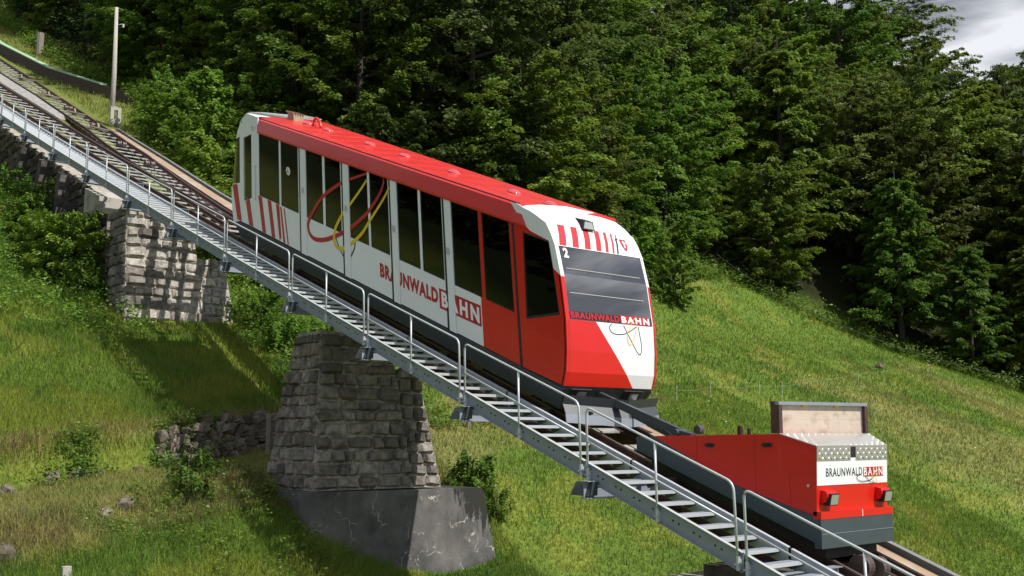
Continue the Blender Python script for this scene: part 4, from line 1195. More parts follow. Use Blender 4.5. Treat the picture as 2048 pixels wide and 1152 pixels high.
ribbon([(7.2, 3.02), (8.06, 2.68), (8.39, 2.55), (9.42, 1.95), (10.0, 1.42), (10.37, .95), (10.36, .65), (10.07, .52), (9.53, .62), (8.95, .86), (8.19, 1.25), (7.35, 1.83), (6.85, 2.29), (6.47, 2.75), (6.36, 3.05)], .06, .13, sm_(.005), 'decal_red', car)
ribbon([(7.21, 2.85), (7.31, 2.71), (8.03, 2.01), (8.47, 1.62), (8.88, 1.1), (8.96, .74), (8.79, .59), (8.51, .64), (8.14, .83), (7.53, 1.29), (7.11, 1.74), (6.42, 2.48), (6.13, 2.86)], .05, .11, sm_(.0075), 'decal_yellow', car)
ribbon([(8.92, .93), (8.72, .62), (8.44, .40), (8.17, .47), (7.92, .80), (7.87, 1.04)], .05, .05, sm_(.0025), 'decal_black', car)
stripes = [[(15.36, 1.0), (15.01, 1.1), (14.69, -.06), (15.02, -.09)], [(14.41, .66), (14.12, .80), (13.88, -.06), (14.18, -.06)], [(13.53, 1.04), (13.28, 1.04), (13.03, -.06), (13.27, -.06)],
           [(12.91, 1.04), (12.67, 1.04), (12.43, -.06), (12.66, -.06)], [(12.37, 1.04), (12.15, 1.04), (12.04, .05), (12.16, -.06)], [(12.10, 1.0), (12.01, 1.0), (11.80, -.06), (11.92, -.06)], [(11.88, 1.0), (11.81, 1.0), (11.58, -.06), (11.66, -.06)]]
for q in stripes:
    mb = MB(); mb.add([CF(a, DV, b) for a, b in q], [(0, 1, 2, 3)]); mb.build('stripe', 'decal_red', car)
# thin loops under the front lettering
fm = lambda v, b: FP(v, b, .004)
ribbon([(16.45, 1.40), (16.1, 1.22), (15.75, 1.20), (15.62, 1.32), (15.7, 1.41)], .02, .02, fm, 'decal_black', car)
ribbon([(16.05, 1.40), (16.25, 1.10), (16.45, .82), (16.55, .80), (16.58, 1.0), (16.5, 1.40)], .02, .02, fm, 'decal_black', car)
ribbon([(16.42, 1.58), (16.25, 1.40), (16.15, 1.15), (16.22, .98), (16.35, 1.1), (16.45, 1.40)], .015, .02, lambda v, b: FP(v, b, .008), 'decal_yellow', car)
# round pictogram on the second window
mb = MB(); mb.add([CF(11.55 + .13 * math.cos(t), DV, 2.22 + .13 * math.sin(t)) for t in np.linspace(0, 2 * math.pi, 17)[:-1]], [tuple(range(16))]); mb.build('pictogram', 'decal_white', car)
mb = MB(); mb.add([CF(11.56, DV - .003, 2.30), CF(11.50, DV - .003, 2.14), CF(11.54, DV - .003, 2.14), CF(11.60, DV - .003, 2.30)], [(0, 1, 2, 3)]); mb.add([CF(11.62, DV - .003, 2.14), CF(11.55, DV - .003, 2.22), CF(11.58, DV - .003, 2.24), CF(11.65, DV - .003, 2.15)], [(0, 1, 2, 3)]); mb.build('pictogram_figure', 'decal_black', car)

# ================================================================== FREIGHT WAGON
C0, C1 = 14.65, 16.74
wg = thing('freight_wagon', W(11.6, 15.7, zr(11.6)), 'flat topped red and dark grey freight wagon with a raised wooden lid', 'wagon')
mb = MB()
off = Vector((0, C1 - C0, 0))
mb.prism([W(13.23, C0, -.035), W(13.23, C0, -.018), W(10.51, C0, .016), W(9.80, C0, -.182), W(9.84, C0, -1.28), W(11.41, C0, -.845)], off)
body = mb.build('body', 'red_paint', wg)
mb = MB()
mb.prism([W(13.70, C0 + .004, -.28), W(13.70, C0 + .004, -.03), W(13.235, C0 + .004, -.03), W(11.41, C0 + .004, -.85), W(9.845, C0 + .004, -1.285), W(9.86, C0 + .004, -1.70)], off - Vector((0, .008, 0)))
mb.build('chassis', 'cart_grey', wg)
# side panel seams, latches
for a, b_ in (((11.0, -.02), (11.0, -.96)), ((12.25, -.03), (12.25, -.47)), ((10.32, -.62), (9.86, -.62)), ((10.32, -.62), (10.32, -1.15))):
    mb = MB(); mb.beam(W(a[0], C0 - .001, a[1]), W(b_[0], C0 - .001, b_[1]), .008, .006, (0, 1, 0)); mb.build('seam', 'decal_red', body)
for s_, z_ in ((11.95, -.175), (10.74, -.165)):
    mb = MB(); mb.box(s_ - .09, s_ + .09, C0 - .012, C0 + .02, z_ - .035, z_ + .035); mb.box(s_ - .03, s_ + .10, C0 - .035, C0 - .012, z_ - .015, z_ + .015); mb.build('latch', 'rubber', body)
mb = MB(); c = W(9.96, C0, -.80); mb.tube([c, (c[0], c[1] - .03, c[2])], .025, 10); mb.build('lock_knob', 'chrome', body)
# front: white panel, diamond plate, bumper
xf = lambda z: 9.80 + (-.182 - z) / 1.1 * .04
def fr(mb, v0, v1, z0, z1, out, th=.02, mi=0):
    mb.hexa([W(xf(z0) - out, v0, z0), W(xf(z0) - out, v1, z0), W(xf(z0) - out + th, v1, z0), W(xf(z0) - out + th, v0, z0), W(xf(z1) - out, v0, z1), W(xf(z1) - out, v1, z1), W(xf(z1) - out + th, v1, z1), W(xf(z1) - out + th, v0, z1)], mi)
mb = MB(); fr(mb, C0 + .005, C1 - .005, -.80, -.415, .008, .014); fr(mb, 15.615, 15.76, -.415, -.37, .008, .014)
wp = mb.build('front_panel', 'white_paint', wg)
mb = MB(); fr(mb, C0 + .005, 15.61, -.413, -.19, .014, .02); fr(mb, 15.765, C1 - .005, -.413, -.19, .014, .02)
dp = mb.build('diamond_plate', 'diamond_plate', wg)
mb = MB(); fr(mb, 15.615, 15.76, -.368, -.195, .004, .02); mb.build('grip_slot', 'rubber', wg)
mb = MB()   # sloping top cover
A, B, C, D = Vector(W(9.79, C0, -.168)), Vector(W(9.79, C1, -.168)), Vector(W(10.12, C1, .028)), Vector(W(10.50, C0, .028))
mb.prism([A, B, C, D], (0, 0, -.02)); tc_ = mb.build('top_cover', 'diamond_plate', wg)
def lozenges(parent, P, ux, uy, nrm, nx, ny, dx, dy):
    mb = MB()
    for i in range(nx):
        for j in range(ny):
            c = P(i, j); a = ux * dx * (1 if (i + j) % 2 == 0 else 1)
            d1 = (ux * .7 + uy * .7).normalized() if (i + j) % 2 else (ux * .7 - uy * .7).normalized()
            d2 = nrm.cross(d1)
            h = nrm * .011
            q = [c + d1 * dx, c + d2 * dy, c - d1 * dx, c - d2 * dy]
            n = len(mb.v)
            mb.add([tuple(p) for p in q] + [tuple(c + h)], [(0, 1, 4), (1, 2, 4), (2, 3, 4), (3, 0, 4)])
    o_ = mb.build('tread_pattern', 'diamond_plate', parent); o_['kind'] = 'stuff'
nrm = ((B - A).cross(D - A)).normalized()
if nrm.z < 0: nrm = -nrm
lozenges(tc_, lambda i, j: A.lerp(B, (i + .5) / 26).lerp(D.lerp(C, (i + .5) / 26), (j + .5) / 8), (B - A).normalized(), nrm.cross((B - A).normalized()), nrm, 26, 8, .038, .016)
nf = Vector((1, 0, 0))
for v0, v1, n_ in ((C0 + .02, 15.60, 11), (15.775, C1 - .02, 11)):
    lozenges(dp, lambda i, j, v0=v0, v1=v1, n_=n_: Vector(W(xf(-.3) - .016, v0 + (v1 - v0) * (i + .5) / n_, -.41 + .215 * (j + .5) / 3)), Vector((0, 1, 0)), Vector((0, 0, 1)), nf, n_, 3, .036, .016)
mb = MB(); mb.box(9.76, 9.90, C0 + .0, C1 + .03, -1.325, -1.205, 0); mb.box(9.765, 9.90, C0 + .0, C1 + .03, -1.78, -1.326, 1)
bp = mb.build('bumper', ['red_paint', 'cart_grey'], wg)
mb = MB(); mb.box(9.76, 9.77, C0 + .005, C1 + .025, -1.56, -1.554); mb.build('seam', 'galv_side', bp)
mb = MB(); mb.box(9.755, 9.77, 15.83, 15.842, -1.325, -1.21); mb.build('seam', 'decal_white', bp)
for v in (14.76, 16.36):
    mb = MB(); mb.prism([W(9.86, v, -1.09), W(9.86, v, -.86), W(9.72, v, -.89), W(9.70, v, -.97), W(9.75, v, -1.06)], (0, .27, 0)); hb = mb.build('lamp_housing', 'red_paint', wg)
    mb = MB(); mb.hexa([W(9.70, v + .045, -1.115), W(9.70, v + .275, -1.115), W(9.80, v + .275, -1.115), W(9.80, v + .045, -1.115), W(9.66, v + .04, -.925), W(9.66, v + .28, -.925), W(9.80, v + .28, -.925), W(9.80, v + .04, -.925)]); mb.build('lamp_case', 'under_black', hb)
    mb = MB(); mb.hexa([W(9.694, v + .06, -1.10), W(9.694, v + .26, -1.10), W(9.74, v + .26, -1.10), W(9.74, v + .06, -1.10), W(9.657, v + .06, -.945), W(9.657, v + .26, -.945), W(9.74, v + .26, -.945), W(9.74, v + .06, -.945)]); mb.build('headlight', 'lamp_glass', hb)
cm = lambda o_: (lambda x, y: W(xf(-.6) - .010 - o_, x, y))
lettering('BRAUNWALD', lambda x, y: cm(.001)(14.90 + x, -.665 + y), 1.06, .135, 'decal_black', wp, bold=.01, space=1.12)
mb = MB(); mb.add([cm(.001)(15.99, -.685), cm(.001)(16.60, -.685), cm(.001)(16.60, -.53), cm(.001)(15.99, -.53)], [(0, 1, 2, 3)]); mb.build('lettering_box', 'decal_red', wp)
lettering('BAHN', lambda x, y: cm(.003)(16.01 + x, -.67 + y), .57, .13, 'decal_white', wp, bold=.01, space=1.35)
ribbon([(16.4, -.62), (16.2, -.74), (15.9, -.76), (15.78, -.70), (15.85, -.66)], .012, .012, cm(.005), 'decal_black', wp)
ribbon([(16.05, -.68), (16.2, -.78), (16.3, -.79)], .012, .012, cm(.005), 'decal_black', wp)
ribbon([(16.5, -.55), (16.25, -.70), (16.4, -.78), (16.34, -.6)], .01, .012, cm(.006), 'decal_yellow', wp)
# raised lid of boards in a steel frame
la = lambda k: W(10.60 - .42 * k, 14.74 + 2.0 * k, 0)
def LP(k, z, d=0.0):
    p = la(k); return (p[0] - d, p[1] + d * .2, z)
lid = MB()
def lbar(mb, k0, k1, z0, z1, d0, d1, mi=0):
    mb.hexa([LP(k0, z0, d0), LP(k1, z0, d0), LP(k1, z0, d1), LP(k0, z0, d1), LP(k0, z1, d0), LP(k1, z1, d0), LP(k1, z1, d1), LP(k0, z1, d1)], mi)
mb = MB()
lbar(mb, 0, 1, .50, .555, -.06, .06, 0)
lbar(mb, 0, .035, .03, .50, -.06, .02, 1); lbar(mb, .965, 1, .03, .50, -.06, .02, 1); lbar(mb, 0, .03, .03, .56, .02, .14, 1)
ld = mb.build('lid_frame', ['galv_side', 'rust_steel'], wg)
for z0, z1 in ((.03, .264), (.2655, .50)):
    mb = MB(); lbar(mb, .036, .964, z0, z1, .0, .03); mb.build('board', 'wood_board', ld)
for k in (.30, .66):
    mb = MB(); lbar(mb, k - .025, k + .025, .47, .50, -.04, .0); mb.build('catch', 'decal_yellow', ld)
mb = MB(); mb.tube([W(12.1, 15.7, 0), W(12.1, 15.7, .16)], .05, 8); mb.tube([W(12.05, 15.9, .01), W(12.05, 15.9, .12)], .035, 8); mb.build('filler_cap', 'under_black', wg)
mb = MB(); mb.beam(W(10.95, 15.0, .03), W(10.75, 15.1, .10), .04, .03); mb.build('lid_stay', 'galvanised', wg)
mb = MB(); mb.prism([W(13.6, 14.95, -.55), W(9.9, 14.95, -1.95), W(9.9, 14.95, -1.72), W(13.6, 14.95, -.28)], (0, 1.5, 0)); mb.build('underframe', 'under_black', wg)
for s_ in (10.6, 13.0):
    for v in (15.2, 16.4): wheel(wg, s_, v, .2)

# ================================================================== SMALL FURNITURE
ps, pv = 61.6, 20.9
mb = MB(); mb.tube([W(ps, pv, gz(ps, pv) - .6), W(ps, pv, 21.5), W(ps + .06, pv - .05, 25.6)], .12, 10, radii=[.15, .14, .10]); 
pole = thing('utility_pole', W(ps, pv, gz(ps, pv)), 'weathered wooden utility pole in a concrete socket behind the upper track', 'utility pole')
mb.build('pole', 'pole_wood', pole, smooth=True)
mb = MB()
for dv in (.0, .42): mb.box(ps - .42, ps - .22, pv - .22 + dv, pv - .02 + dv, gz(ps, pv) - .5, 19.3)
for z in (17.6, 18.3, 19.1): mb.box(ps - .415, ps - .225, pv - .03, pv + .21, z, z + .22)
mb.build('concrete_socket', 'pale_concrete', pole)
mb = MB(); mb.tube([W(ps, pv + .1, 24.55), W(ps - .1, pv + .35, 24.6)], .02, 6); mb.tube([W(ps - .1, pv + .35, 24.6), W(ps - .1, pv + .35, 24.4)], .06, 8); mb.build('insulator', 'white_pipe', pole)

def wood_post(s, v, h, r, label, tilt=(0, 0), m_='old_wood', square=True):
    z = gz(s, v); mb = MB()
    mb.tube([W(s, v, z - .4), W(s + tilt[0] * .5, v + tilt[1] * .5, z + h * .5), W(s + tilt[0], v + tilt[1], z + h)], r, 5 if square else 9)
    return tag(mb.build('wooden_post' if m_ == 'old_wood' else 'stone_post', m_, origin=W(s, v, z)), label, 'post')
wood_post(28.2, 14.55, 1.22, .07, 'grey wooden post between the dry stone wall and the large pier')
wood_post(29.5, 17.2, 3.4, .07, 'pale wooden post behind the top left corner of the large pier')
wood_post(29.3, 22.8, .75, .09, 'short wooden post on the grass bank under the lower stairs')
wood_post(93.0, 25.1, 2.0, .30, 'thick weathered wooden stump post on the grass strip at the top left', square=False)
wood_post(21.35, 6.85, .30, .10, 'short pale marker post in the grass at the bottom left', m_='pale_concrete')

# dark curved timber edging with a mossy green top, top left
eg = thing('timber_edging', W(82, 22.8, 27), 'curved dark timber edging with a mossy green top on the upper grass strip', 'edging')
pth = [(98, 21.9), (92.9, 21.94), (81.7, 22.74), (77.4, 23.12), (73, 23.85), (68, 24.8)]
for i, ((s0, v0), (s1, v1)) in enumerate(zip(pth[:-1], pth[1:])):
    z0 = gz(s0, v0) - .1; z1 = gz(s1, v1) - .1; n = 2
    for k in range(n):
        a, b_ = k / n, (k + 1) / n
        A = lerp((s0, v0, z0), (s1, v1, z1), a); B = lerp((s0, v0, z0), (s1, v1, z1), b_)
        mb = MB(); hgt = .95
        mb.hexa([W(*A), W(B[0] + .02, B[1], B[2]), W(B[0] + .02, B[1] + .12, B[2]), W(A[0], A[1] + .12, A[2]), W(A[0], A[1], A[2] + hgt), W(B[0] + .02, B[1], B[2] + hgt), W(B[0] + .02, B[1] + .12, B[2] + hgt), W(A[0], A[1] + .12, A[2] + hgt)])
        mb.build('plank', 'dark_wood', eg)
        if i < 4:
            mb = MB(); mb.hexa([W(A[0], A[1] - .03, A[2] + hgt + .005), W(B[0], B[1] - .03, B[2] + hgt + .005), W(B[0], B[1] + .45, B[2] + hgt + .005), W(A[0], A[1] + .45, A[2] + hgt + .005), W(A[0], A[1] - .03, A[2] + hgt + .09), W(B[0], B[1] - .03, B[2] + hgt + .09), W(B[0], B[1] + .45, B[2] + hgt + .13), W(A[0], A[1] + .45, A[2] + hgt + .13)])
            mb.build('mossy_cap', 'moss_green', eg)
# dry stone wall on the terrace
dw = thing('dry_stone_wall', W(28.6, 13, -.6), 'low dry stone wall along the grass terrace left of the large pier', 'wall')
def boulder_mesh(seed, m_):
    r = random.Random(seed); me = unit_stone(seed, .9)
    for v in me.vertices: v.co.x += r.uniform(-.07, .07); v.co.z += r.uniform(-.07, .07)
    me.materials.append(MATS[m_]); return me
BO = [boulder_mesh(200 + i, 'field_stone') for i in range(9)]
rr = random.Random(9)
def wall_s(v): # foot line of the terrace step
    return 26.9 + .32 * (v - 6.8) + .5 * (float(vnoise(np.array([3.3]), np.array([v]), .35)[0]) - .5)
v = 4.6
while v < 16.4:
    z = gz(wall_s(v) - .70, v); hgt = 0
    top_ = gz(wall_s(v) + .3, v)
    w = rr.uniform(.18, .5)
    zz = z - .05
    if v < 11.2 and rr.random() < .62: v += w; continue
    while zz < (top_ - .22 if v > 11.2 else z + .10):
        h = rr.uniform(.14, .36) * (1 if v > 11.2 else .8); f = (zz - z) / max(.3, top_ - z)
        c = Vector(W(wall_s(v) - .60 + .5 * f, v + rr.uniform(-.1, .1), zz + h / 2))
        u = Vector((.32 * -1, 1, 0)).normalized(); up = Vector((-.25, 0, 1)).normalized(); n_ = u.cross(up).normalized(); up = n_.cross(u)
        M = Matrix.Translation(c) @ Matrix((u, n_, up)).transposed().to_4x4() @ Matrix.Rotation(rr.uniform(-.35, .35), 4, 'Y') @ Matrix.Diagonal((w * rr.uniform(.9, 1.15), rr.uniform(.12, .26), h * 1.05, 1))
        place('stone', rr.choice(BO), dw, M)
        zz += h * .92
    v += w * .92
# loose boulders on the left bank
def boulder(s, v, size, label, grp=None):
    r = random.Random(int(s * 100 + v * 10)); z = gz(s, v)
    bm_v = []; n = 7; k = 5
    for i in range(k + 1):
        th = math.pi * i / k
        for j in range(n):
            ph = 2 * math.pi * j / n; q = size * r.uniform(.75, 1.15)
            bm_v.append((q * math.sin(th) * math.cos(ph) * 1.15, q * math.sin(th) * math.sin(ph), q * math.cos(th) * .72))
    fs = [(i * n + j, i * n + (j + 1) % n, (i + 1) * n + (j + 1) % n, (i + 1) * n + j) for i in range(k) for j in range(n)]
    mb = MB(); c = W(s, v, z + size * .05); mb.add([(c[0] + p[0], c[1] + p[1], c[2] + p[2]) for p in bm_v], fs)
    o_ = mb.build('boulder', 'field_stone', origin=W(s, v, z)); return tag(o_, label, 'boulder', grp)
boulder(26.3, 7.0, .24, 'pale rounded boulder at the left edge of the terrace bank'); boulder(26.7, 8.0, .17, 'small pale boulder in the terrace bank right of the left edge boulder')
boulder(24.3, 9.0, .26, 'grey boulder pile stone on the lower dry bank'); boulder(24.0, 8.45, .2, 'flat grey stone beside the boulder on the lower dry bank')
boulder(22.3, 5.9, .32, 'brown boulder under a dry tussock at the bottom left')
boulder(39.5, 67, .42, 'pale grey rock near the upper edge of the right meadow'); boulder(31.5, 72, .35, 'small pale rock low on the right meadow near the frame edge')

# thin white electric fence
ef = thing('electric_fence', W(32.4, 45, 1.8), 'thin white electric fence posts and wire across the right meadow', 'fence')
fpnts = [(31.6, 36.5), (32.1, 39.5), (32.4, 43.7), (32.4, 45.6), (32.9, 48.6), (35, 57), (39.0, 72.8), (40.6, 78)]
prev = None
for s_, v in fpnts:
    z = gz(s_, v); mb = MB(); mb.tube([W(s_, v, z - .2), W(s_, v, z + .85)], .011, 6); mb.build('fence_post', 'fence_white', ef)
    if prev:
        mb = MB(); a = W(*prev); b_ = W(s_, v, z + .6); mid = [(x + y) / 2 for x, y in zip(a, b_)]; mid[2] -= .06
        mb.tube([a, mid, b_], .0025, 4); mb.build('wire', 'fence_white', ef)
    prev = (s_, v, z + .6)
# cable swinging over the meadow
mb = MB(); A = Vector(W(6.5, 33.0, .25)); B = Vector(W(49.5, 62.0, 13.5))
mb.tube([A.lerp(B, t) - Vector((0, 0, 2.2 * 4 * t * (1 - t))) for t in np.linspace(0, 1, 24)], .017, 5)
tag(mb.build('overhead_cable', 'cable_dark', origin=A), 'thin dark cable sagging across the right meadow towards the forest', 'cable')

# ================================================================== VEGETATION
def leaves_mesh(name, C, D, Nn, ln, wd, tint, m_, extra=None):
    """rhombic leaves: centre C, direction D, normal N"""
    n = len(C)
    D = D / np.linalg.norm(D, axis=1, keepdims=True)
    Sd = np.cross(Nn, D); Sd /= np.linalg.norm(Sd, axis=1, keepdims=True) + 1e-9
    ln = np.broadcast_to(ln, (n,))[:, None]; wd = np.broadcast_to(wd, (n,))[:, None]
    v0 = C - D * ln * .5; v2 = C + D * ln * .5; v1 = C + Sd * wd * .5 - D * ln * .05; v3 = C - Sd * wd * .5 - D * ln * .05
    V = np.stack([v0, v1, v2, v3], 1).reshape(-1, 3); Q = np.arange(n * 4).reshape(-1, 4)
    return np_mesh(name, V, Q, [m_], tint=np.repeat(tint, 4))

def unit(v): return v / (np.linalg.norm(v, axis=-1, keepdims=True) + 1e-9)

def beech(seed, H=16., Rc=5.6, nb=80, per=9, lv=74, m_='beech_leaf', low=.03, leaf=.27, shape='dome', droop=.25):
    r = np.random.default_rng(seed)
    Cs, Ds, Ns, Ts = [], [], [], []
    limbs = []
    for i in range(nb):
        f = low + (1 - low) * ((i + .5) / nb) ** .9
        az = i * 2.39996 + r.uniform(-.4, .4)
        if shape == 'dome': prof = math.sin(math.pi * (.17 + .63 * f)) ** .8 if f > .45 else .68 + .32 * (f / .45)
        else: prof = (1 - f) ** .75 * .95 + .1
        prof = max(prof, .12)
        Rr = Rc * prof * r.uniform(.65, 1.18)
        rise = r.uniform(.12, .45) + .5 * f
        base = np.array([0, 0, H * f * .82]); tip = np.array([math.cos(az) * Rr, math.sin(az) * Rr, H * f * .82 + Rr * rise * .55])
        tip[2] = min(tip[2], H * r.uniform(.97, 1.02))
        limbs.append((base, tip))
        lt = r.uniform(-.17, .17)
        for k in range(per):
            t = .22 + .78 * (k + r.uniform(.2, .8)) / per
            P = base + (tip - base) * t
            a2 = az + r.uniform(-1.1, 1.1) * (1.1 - .4 * t)
            L = r.uniform(.7, 1.5) * (.7 + .5 * (1 - f)) * Rc / 4.6
            d = np.array([math.cos(a2), math.sin(a2), r.uniform(-.35, .25) - droop * .3])
            d /= np.linalg.norm(d); sdv = np.array([-math.sin(a2), math.cos(a2), 0])
            n = lv
            u = r.random(n) ** .8; w = (r.random(n) - .5) * 2 * (.62 * np.sqrt(1 - .75 * u)) * L * .62
            C = P[None] + d[None] * (u * L)[:, None] + sdv[None] * w[:, None]
            C[:, 2] += -droop * (u * L) ** 2 * .35 - .25 * np.abs(w) * .6 + r.normal(0, .09, n)
            D = d[None] + sdv[None] * (w / L * 1.6)[:, None] + r.normal(0, .25, (n, 3)); D[:, 2] -= .25
            N = np.array([0, 0, .8])[None] + r.normal(0, .32, (n, 3)) + np.array([math.cos(az) * .75, math.sin(az) * .75, 0])[None]
            Cs.append(C); Ds.append(D); Ns.append(N)
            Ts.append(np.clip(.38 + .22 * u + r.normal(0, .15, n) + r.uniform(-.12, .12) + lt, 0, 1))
    # leader sprays
    C = np.concatenate(Cs); D = np.concatenate(Ds); N = unit(np.concatenate(Ns)); T = np.concatenate(Ts)
    ln = leaf * r.uniform(.65, 1.25, len(C))
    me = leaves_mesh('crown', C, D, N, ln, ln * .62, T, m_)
    mb = MB(); pts = [(r.normal(0, .05) * z, r.normal(0, .05) * z, z * H * .9) for z in (0, .3, .6, 1.)]
    pts[0] = (0, 0, -.8)
    mb.tube(pts, .2, 8, radii=[H * .017, H * .013, H * .009, .03])
    for b_, t_ in limbs[::2]:
        mb.tube([b_, (b_ + t_) / 2 + np.array([0, 0, -.05]), t_], .05, 4, radii=[H * .005, H * .003, .012], cap=False)
    mt = bpy.data.meshes.new('trunk'); mt.from_pydata(mb.v, [], mb.f); mt.materials.append(MATS['bark']); mt.update()
    return me, mt

def spruce(seed, H=17., Rc=3.1, whorls=30, m_='spruce_needle', leaf=.30):
    r = np.random.default_rng(seed); Cs, Ds, Ns, Ts = [], [], [], []
    for i in range(whorls):
        f = .06 + .94 * i / whorls; z = H * f
        Rr0 = Rc * (1 - f) ** .85 + .15
        for j in range(7):
            az = j * 2 * math.pi / 7 + i * 1.1 + r.uniform(-.3, .3); Rr = Rr0 * r.uniform(.7, 1.15)
            n = int(14 + 52 * Rr / Rc)
            u = r.random(n) ** .7; d = np.array([math.cos(az), math.sin(az), 0]); sdv = np.array([-math.sin(az), math.cos(az), 0])
            w = (r.random(n) - .5) * 2 * .34 * Rr * np.sqrt(1.05 - u)
            C = np.array([0, 0, z])[None] + d[None] * (u * Rr)[:, None] + sdv[None] * w[:, None]
            C[:, 2] += .12 * Rr * u - .42 * Rr * u ** 2 + .18 * Rr * u ** 4 - r.random(n) * .22
            D = d[None] * 1. + sdv[None] * (w / Rr * 2.2)[:, None] + r.normal(0, .2, (n, 3)); D[:, 2] -= .45
            N = np.array([0, 0, 1.])[None] + r.normal(0, .4, (n, 3))
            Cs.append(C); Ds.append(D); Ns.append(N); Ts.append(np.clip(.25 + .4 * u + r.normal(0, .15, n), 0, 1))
    C = np.concatenate(Cs); D = np.concatenate(Ds); N = unit(np.concatenate(Ns)); T = np.concatenate(Ts)
    ln = leaf * r.uniform(.7, 1.3, len(C))
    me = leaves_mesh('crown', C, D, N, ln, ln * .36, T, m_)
    mb = MB(); mb.tube([(0, 0, -.8), (0, 0, H * .5), (0, 0, H * .98)], .2, 8, radii=[H * .014, H * .009, .02])
    mt = bpy.data.meshes.new('trunk'); mt.from_pydata(mb.v, [], mb.f); mt.materials.append(MATS['bark']); mt.update()
    return me, mt

KIND = {
    'beech': [beech(1), beech(2, 17, 5.3, 82), beech(3, 15, 6.0, 76), beech(4, 18, 5.0, 80, shape='cone', droop=.4)],
    'olive': [beech(11, 15.5, 5.8, 76, m_='olive_leaf', lv=80, leaf=.25), beech(12, 16.5, 5.4, 80, m_='olive_leaf', lv=80, leaf=.24)],
    'spruce': [spruce(21, 18, 3.8), spruce(22, 20, 4.0), spruce(23, 16, 3.5)],
    'bush': [beech(31, 4.2, 2.1, 38, 7, 40, 'hazel_leaf', .0, .20, droop=.15), beech(32, 3.6, 2.3, 36, 7, 40, 'hazel_leaf', .0, .19, droop=.2), beech(33, 4.8, 1.9, 40, 7, 40, 'hazel_leaf', .0, .20, shape='cone', droop=.2)],
    'shrub': [beech(41, 1.35, .8, 20, 6, 22, 'weed_leaf', .02, .10, droop=.25), beech(42, 1.1, .75, 18, 6, 22, 'weed_leaf', .02, .11, droop=.3)],
}
def plant(name, kind, i, s, v, sc, rot, label, cat, group=None, zs=1.0, dz=0.0):
    me, mt = KIND[kind][i % len(KIND[kind])]
    z = gz(s, v) + dz
    t_ = thing(name, W(s, v, z), label, cat, group)
    t_.rotation_euler = (0, 0, rot); t_.scale = (sc, sc, sc * zs)
    for nm, m2 in (('crown', me), ('trunk', mt)):
        o_ = bpy.data.objects.new(nm, m2); COL.objects.link(o_); o_.parent = t_
    return t_

r_ = random.Random(5)
GR = {'beech': ('beech_tree', 'yellow green beech', 'beech trees in the hillside forest'),
      'olive': ('broadleaf_tree', 'olive green broadleaf tree', 'olive green trees in the hillside forest'),
      'spruce': ('spruce_tree', 'dark pointed spruce', 'spruces in the hillside forest')}
ORD = ['leftmost', 'second from left', 'third from left', 'fourth from left', 'fifth from left', 'sixth from left', 'seventh from left', 'eighth from left', 'ninth from left', 'tenth from left']
def screen_x(s, v, z):
    X = s * _u[0] + v * _v[0]; Y = s * _u[1] + v * _v[1]
    return 1024 + FOC * X / (Y * math.cos(R(7.9696)) + z * math.sin(R(7.9696)))
forest = []
def forest_tree(a, b_, sc, rot, q, ii):
    e = float(edge_dist(np.array([a]), np.array([b_]))[0])
    z = gz(a, b_); H = 15 * sc
    if not visible(np.array([a, a, a]), np.array([b_, b_, b_]), np.array([z, z + H * .5, z + H]), .10).any(): return
    left = b_ < 47 and a > 55  # spruces' dark needle colour stands in for deep forest shade here
    kind = ('spruce' if q < .5 else 'beech') if left else ('spruce' if q < .05 else 'olive' if q < .30 else 'beech')
    x = screen_x(a, b_, z + H * .6)
    zone = ('above the utility pole' if x < 420 else 'behind the uphill car end' if x < 720 else 'behind the car roof' if x < 1060 else 'above the windscreen' if x < 1330
            else 'beside the meadow corner' if x < 1560 else 'above the wagon lid' if x < 1800 else 'under the sky patch')
    row = 'in front row' if e < 5.5 else 'in second row' if e < 13 else 'higher up' if e < 30 else 'near forest top'
    size = 'small' if sc < .85 else 'tall' if sc > 1.08 else 'medium'
    t_ = plant(GR[kind][0], kind, ii, a, b_, sc, rot, '%s %s %s %s' % (size, GR[kind][1], row, zone), 'tree', GR[kind][2])
    forest.append((t_, x, e))
# the forest edge itself: smaller trees with branches down to the ground
for (s0, v0), (s1, v1) in zip(EDGE[:-2], EDGE[1:-1]):
    Ld = math.hypot(s1 - s0, v1 - v0); n = max(1, int(Ld / 4.6))
    nx, nv = -(v1 - v0) / Ld, (s1 - s0) / Ld
    if edge_dist(np.array([(s0 + s1) / 2 + nx]), np.array([(v0 + v1) / 2 + nv]))[0] < 0: nx, nv = -nx, -nv
    for k in range(n):
        tt = (k + r_.uniform(.2, .8)) / n; d = r_.uniform(2.0, 4.6)
        forest_tree(s0 + (s1 - s0) * tt + nx * d, v0 + (v1 - v0) * tt + nv * d, r_.uniform(.5, .95), r_.uniform(0, 6.28), r_.uniform(.12, 1), r_.randrange(12))
s = -20.
while s < 165:
    v = 24.
    step = 6.6 if s < 64 else 7.2
    while v < 190:
        a = s + r_.uniform(-1.8, 1.8); b_ = v + r_.uniform(-1.8, 1.8); rot = r_.uniform(0, 6.28); sc = r_.uniform(.85, 1.3); q = r_.random(); ii = r_.randrange(12)
        e = float(edge_dist(np.array([a]), np.array([b_]))[0])
        if 5.5 < e < (50 if a > 40 else 44) and not (e > 24 and (int(a * 7) + int(b_ * 5)) % 3 == 0):
            forest_tree(a, b_, sc * (.72 if a < 32 and e > 14 else 1), rot, q, ii)
        v += step
    s += step
by = {}
for t_, x, e in forest: by.setdefault(t_['label'], []).append((x, e, t_))
for lb, L in by.items():
    if len(L) > 1:
        for k, (x, e, t_) in enumerate(sorted(L, key=lambda q: q[0])[:10]): t_['label'] = lb + ', ' + ORD[k]
print('forest trees', len(forest))

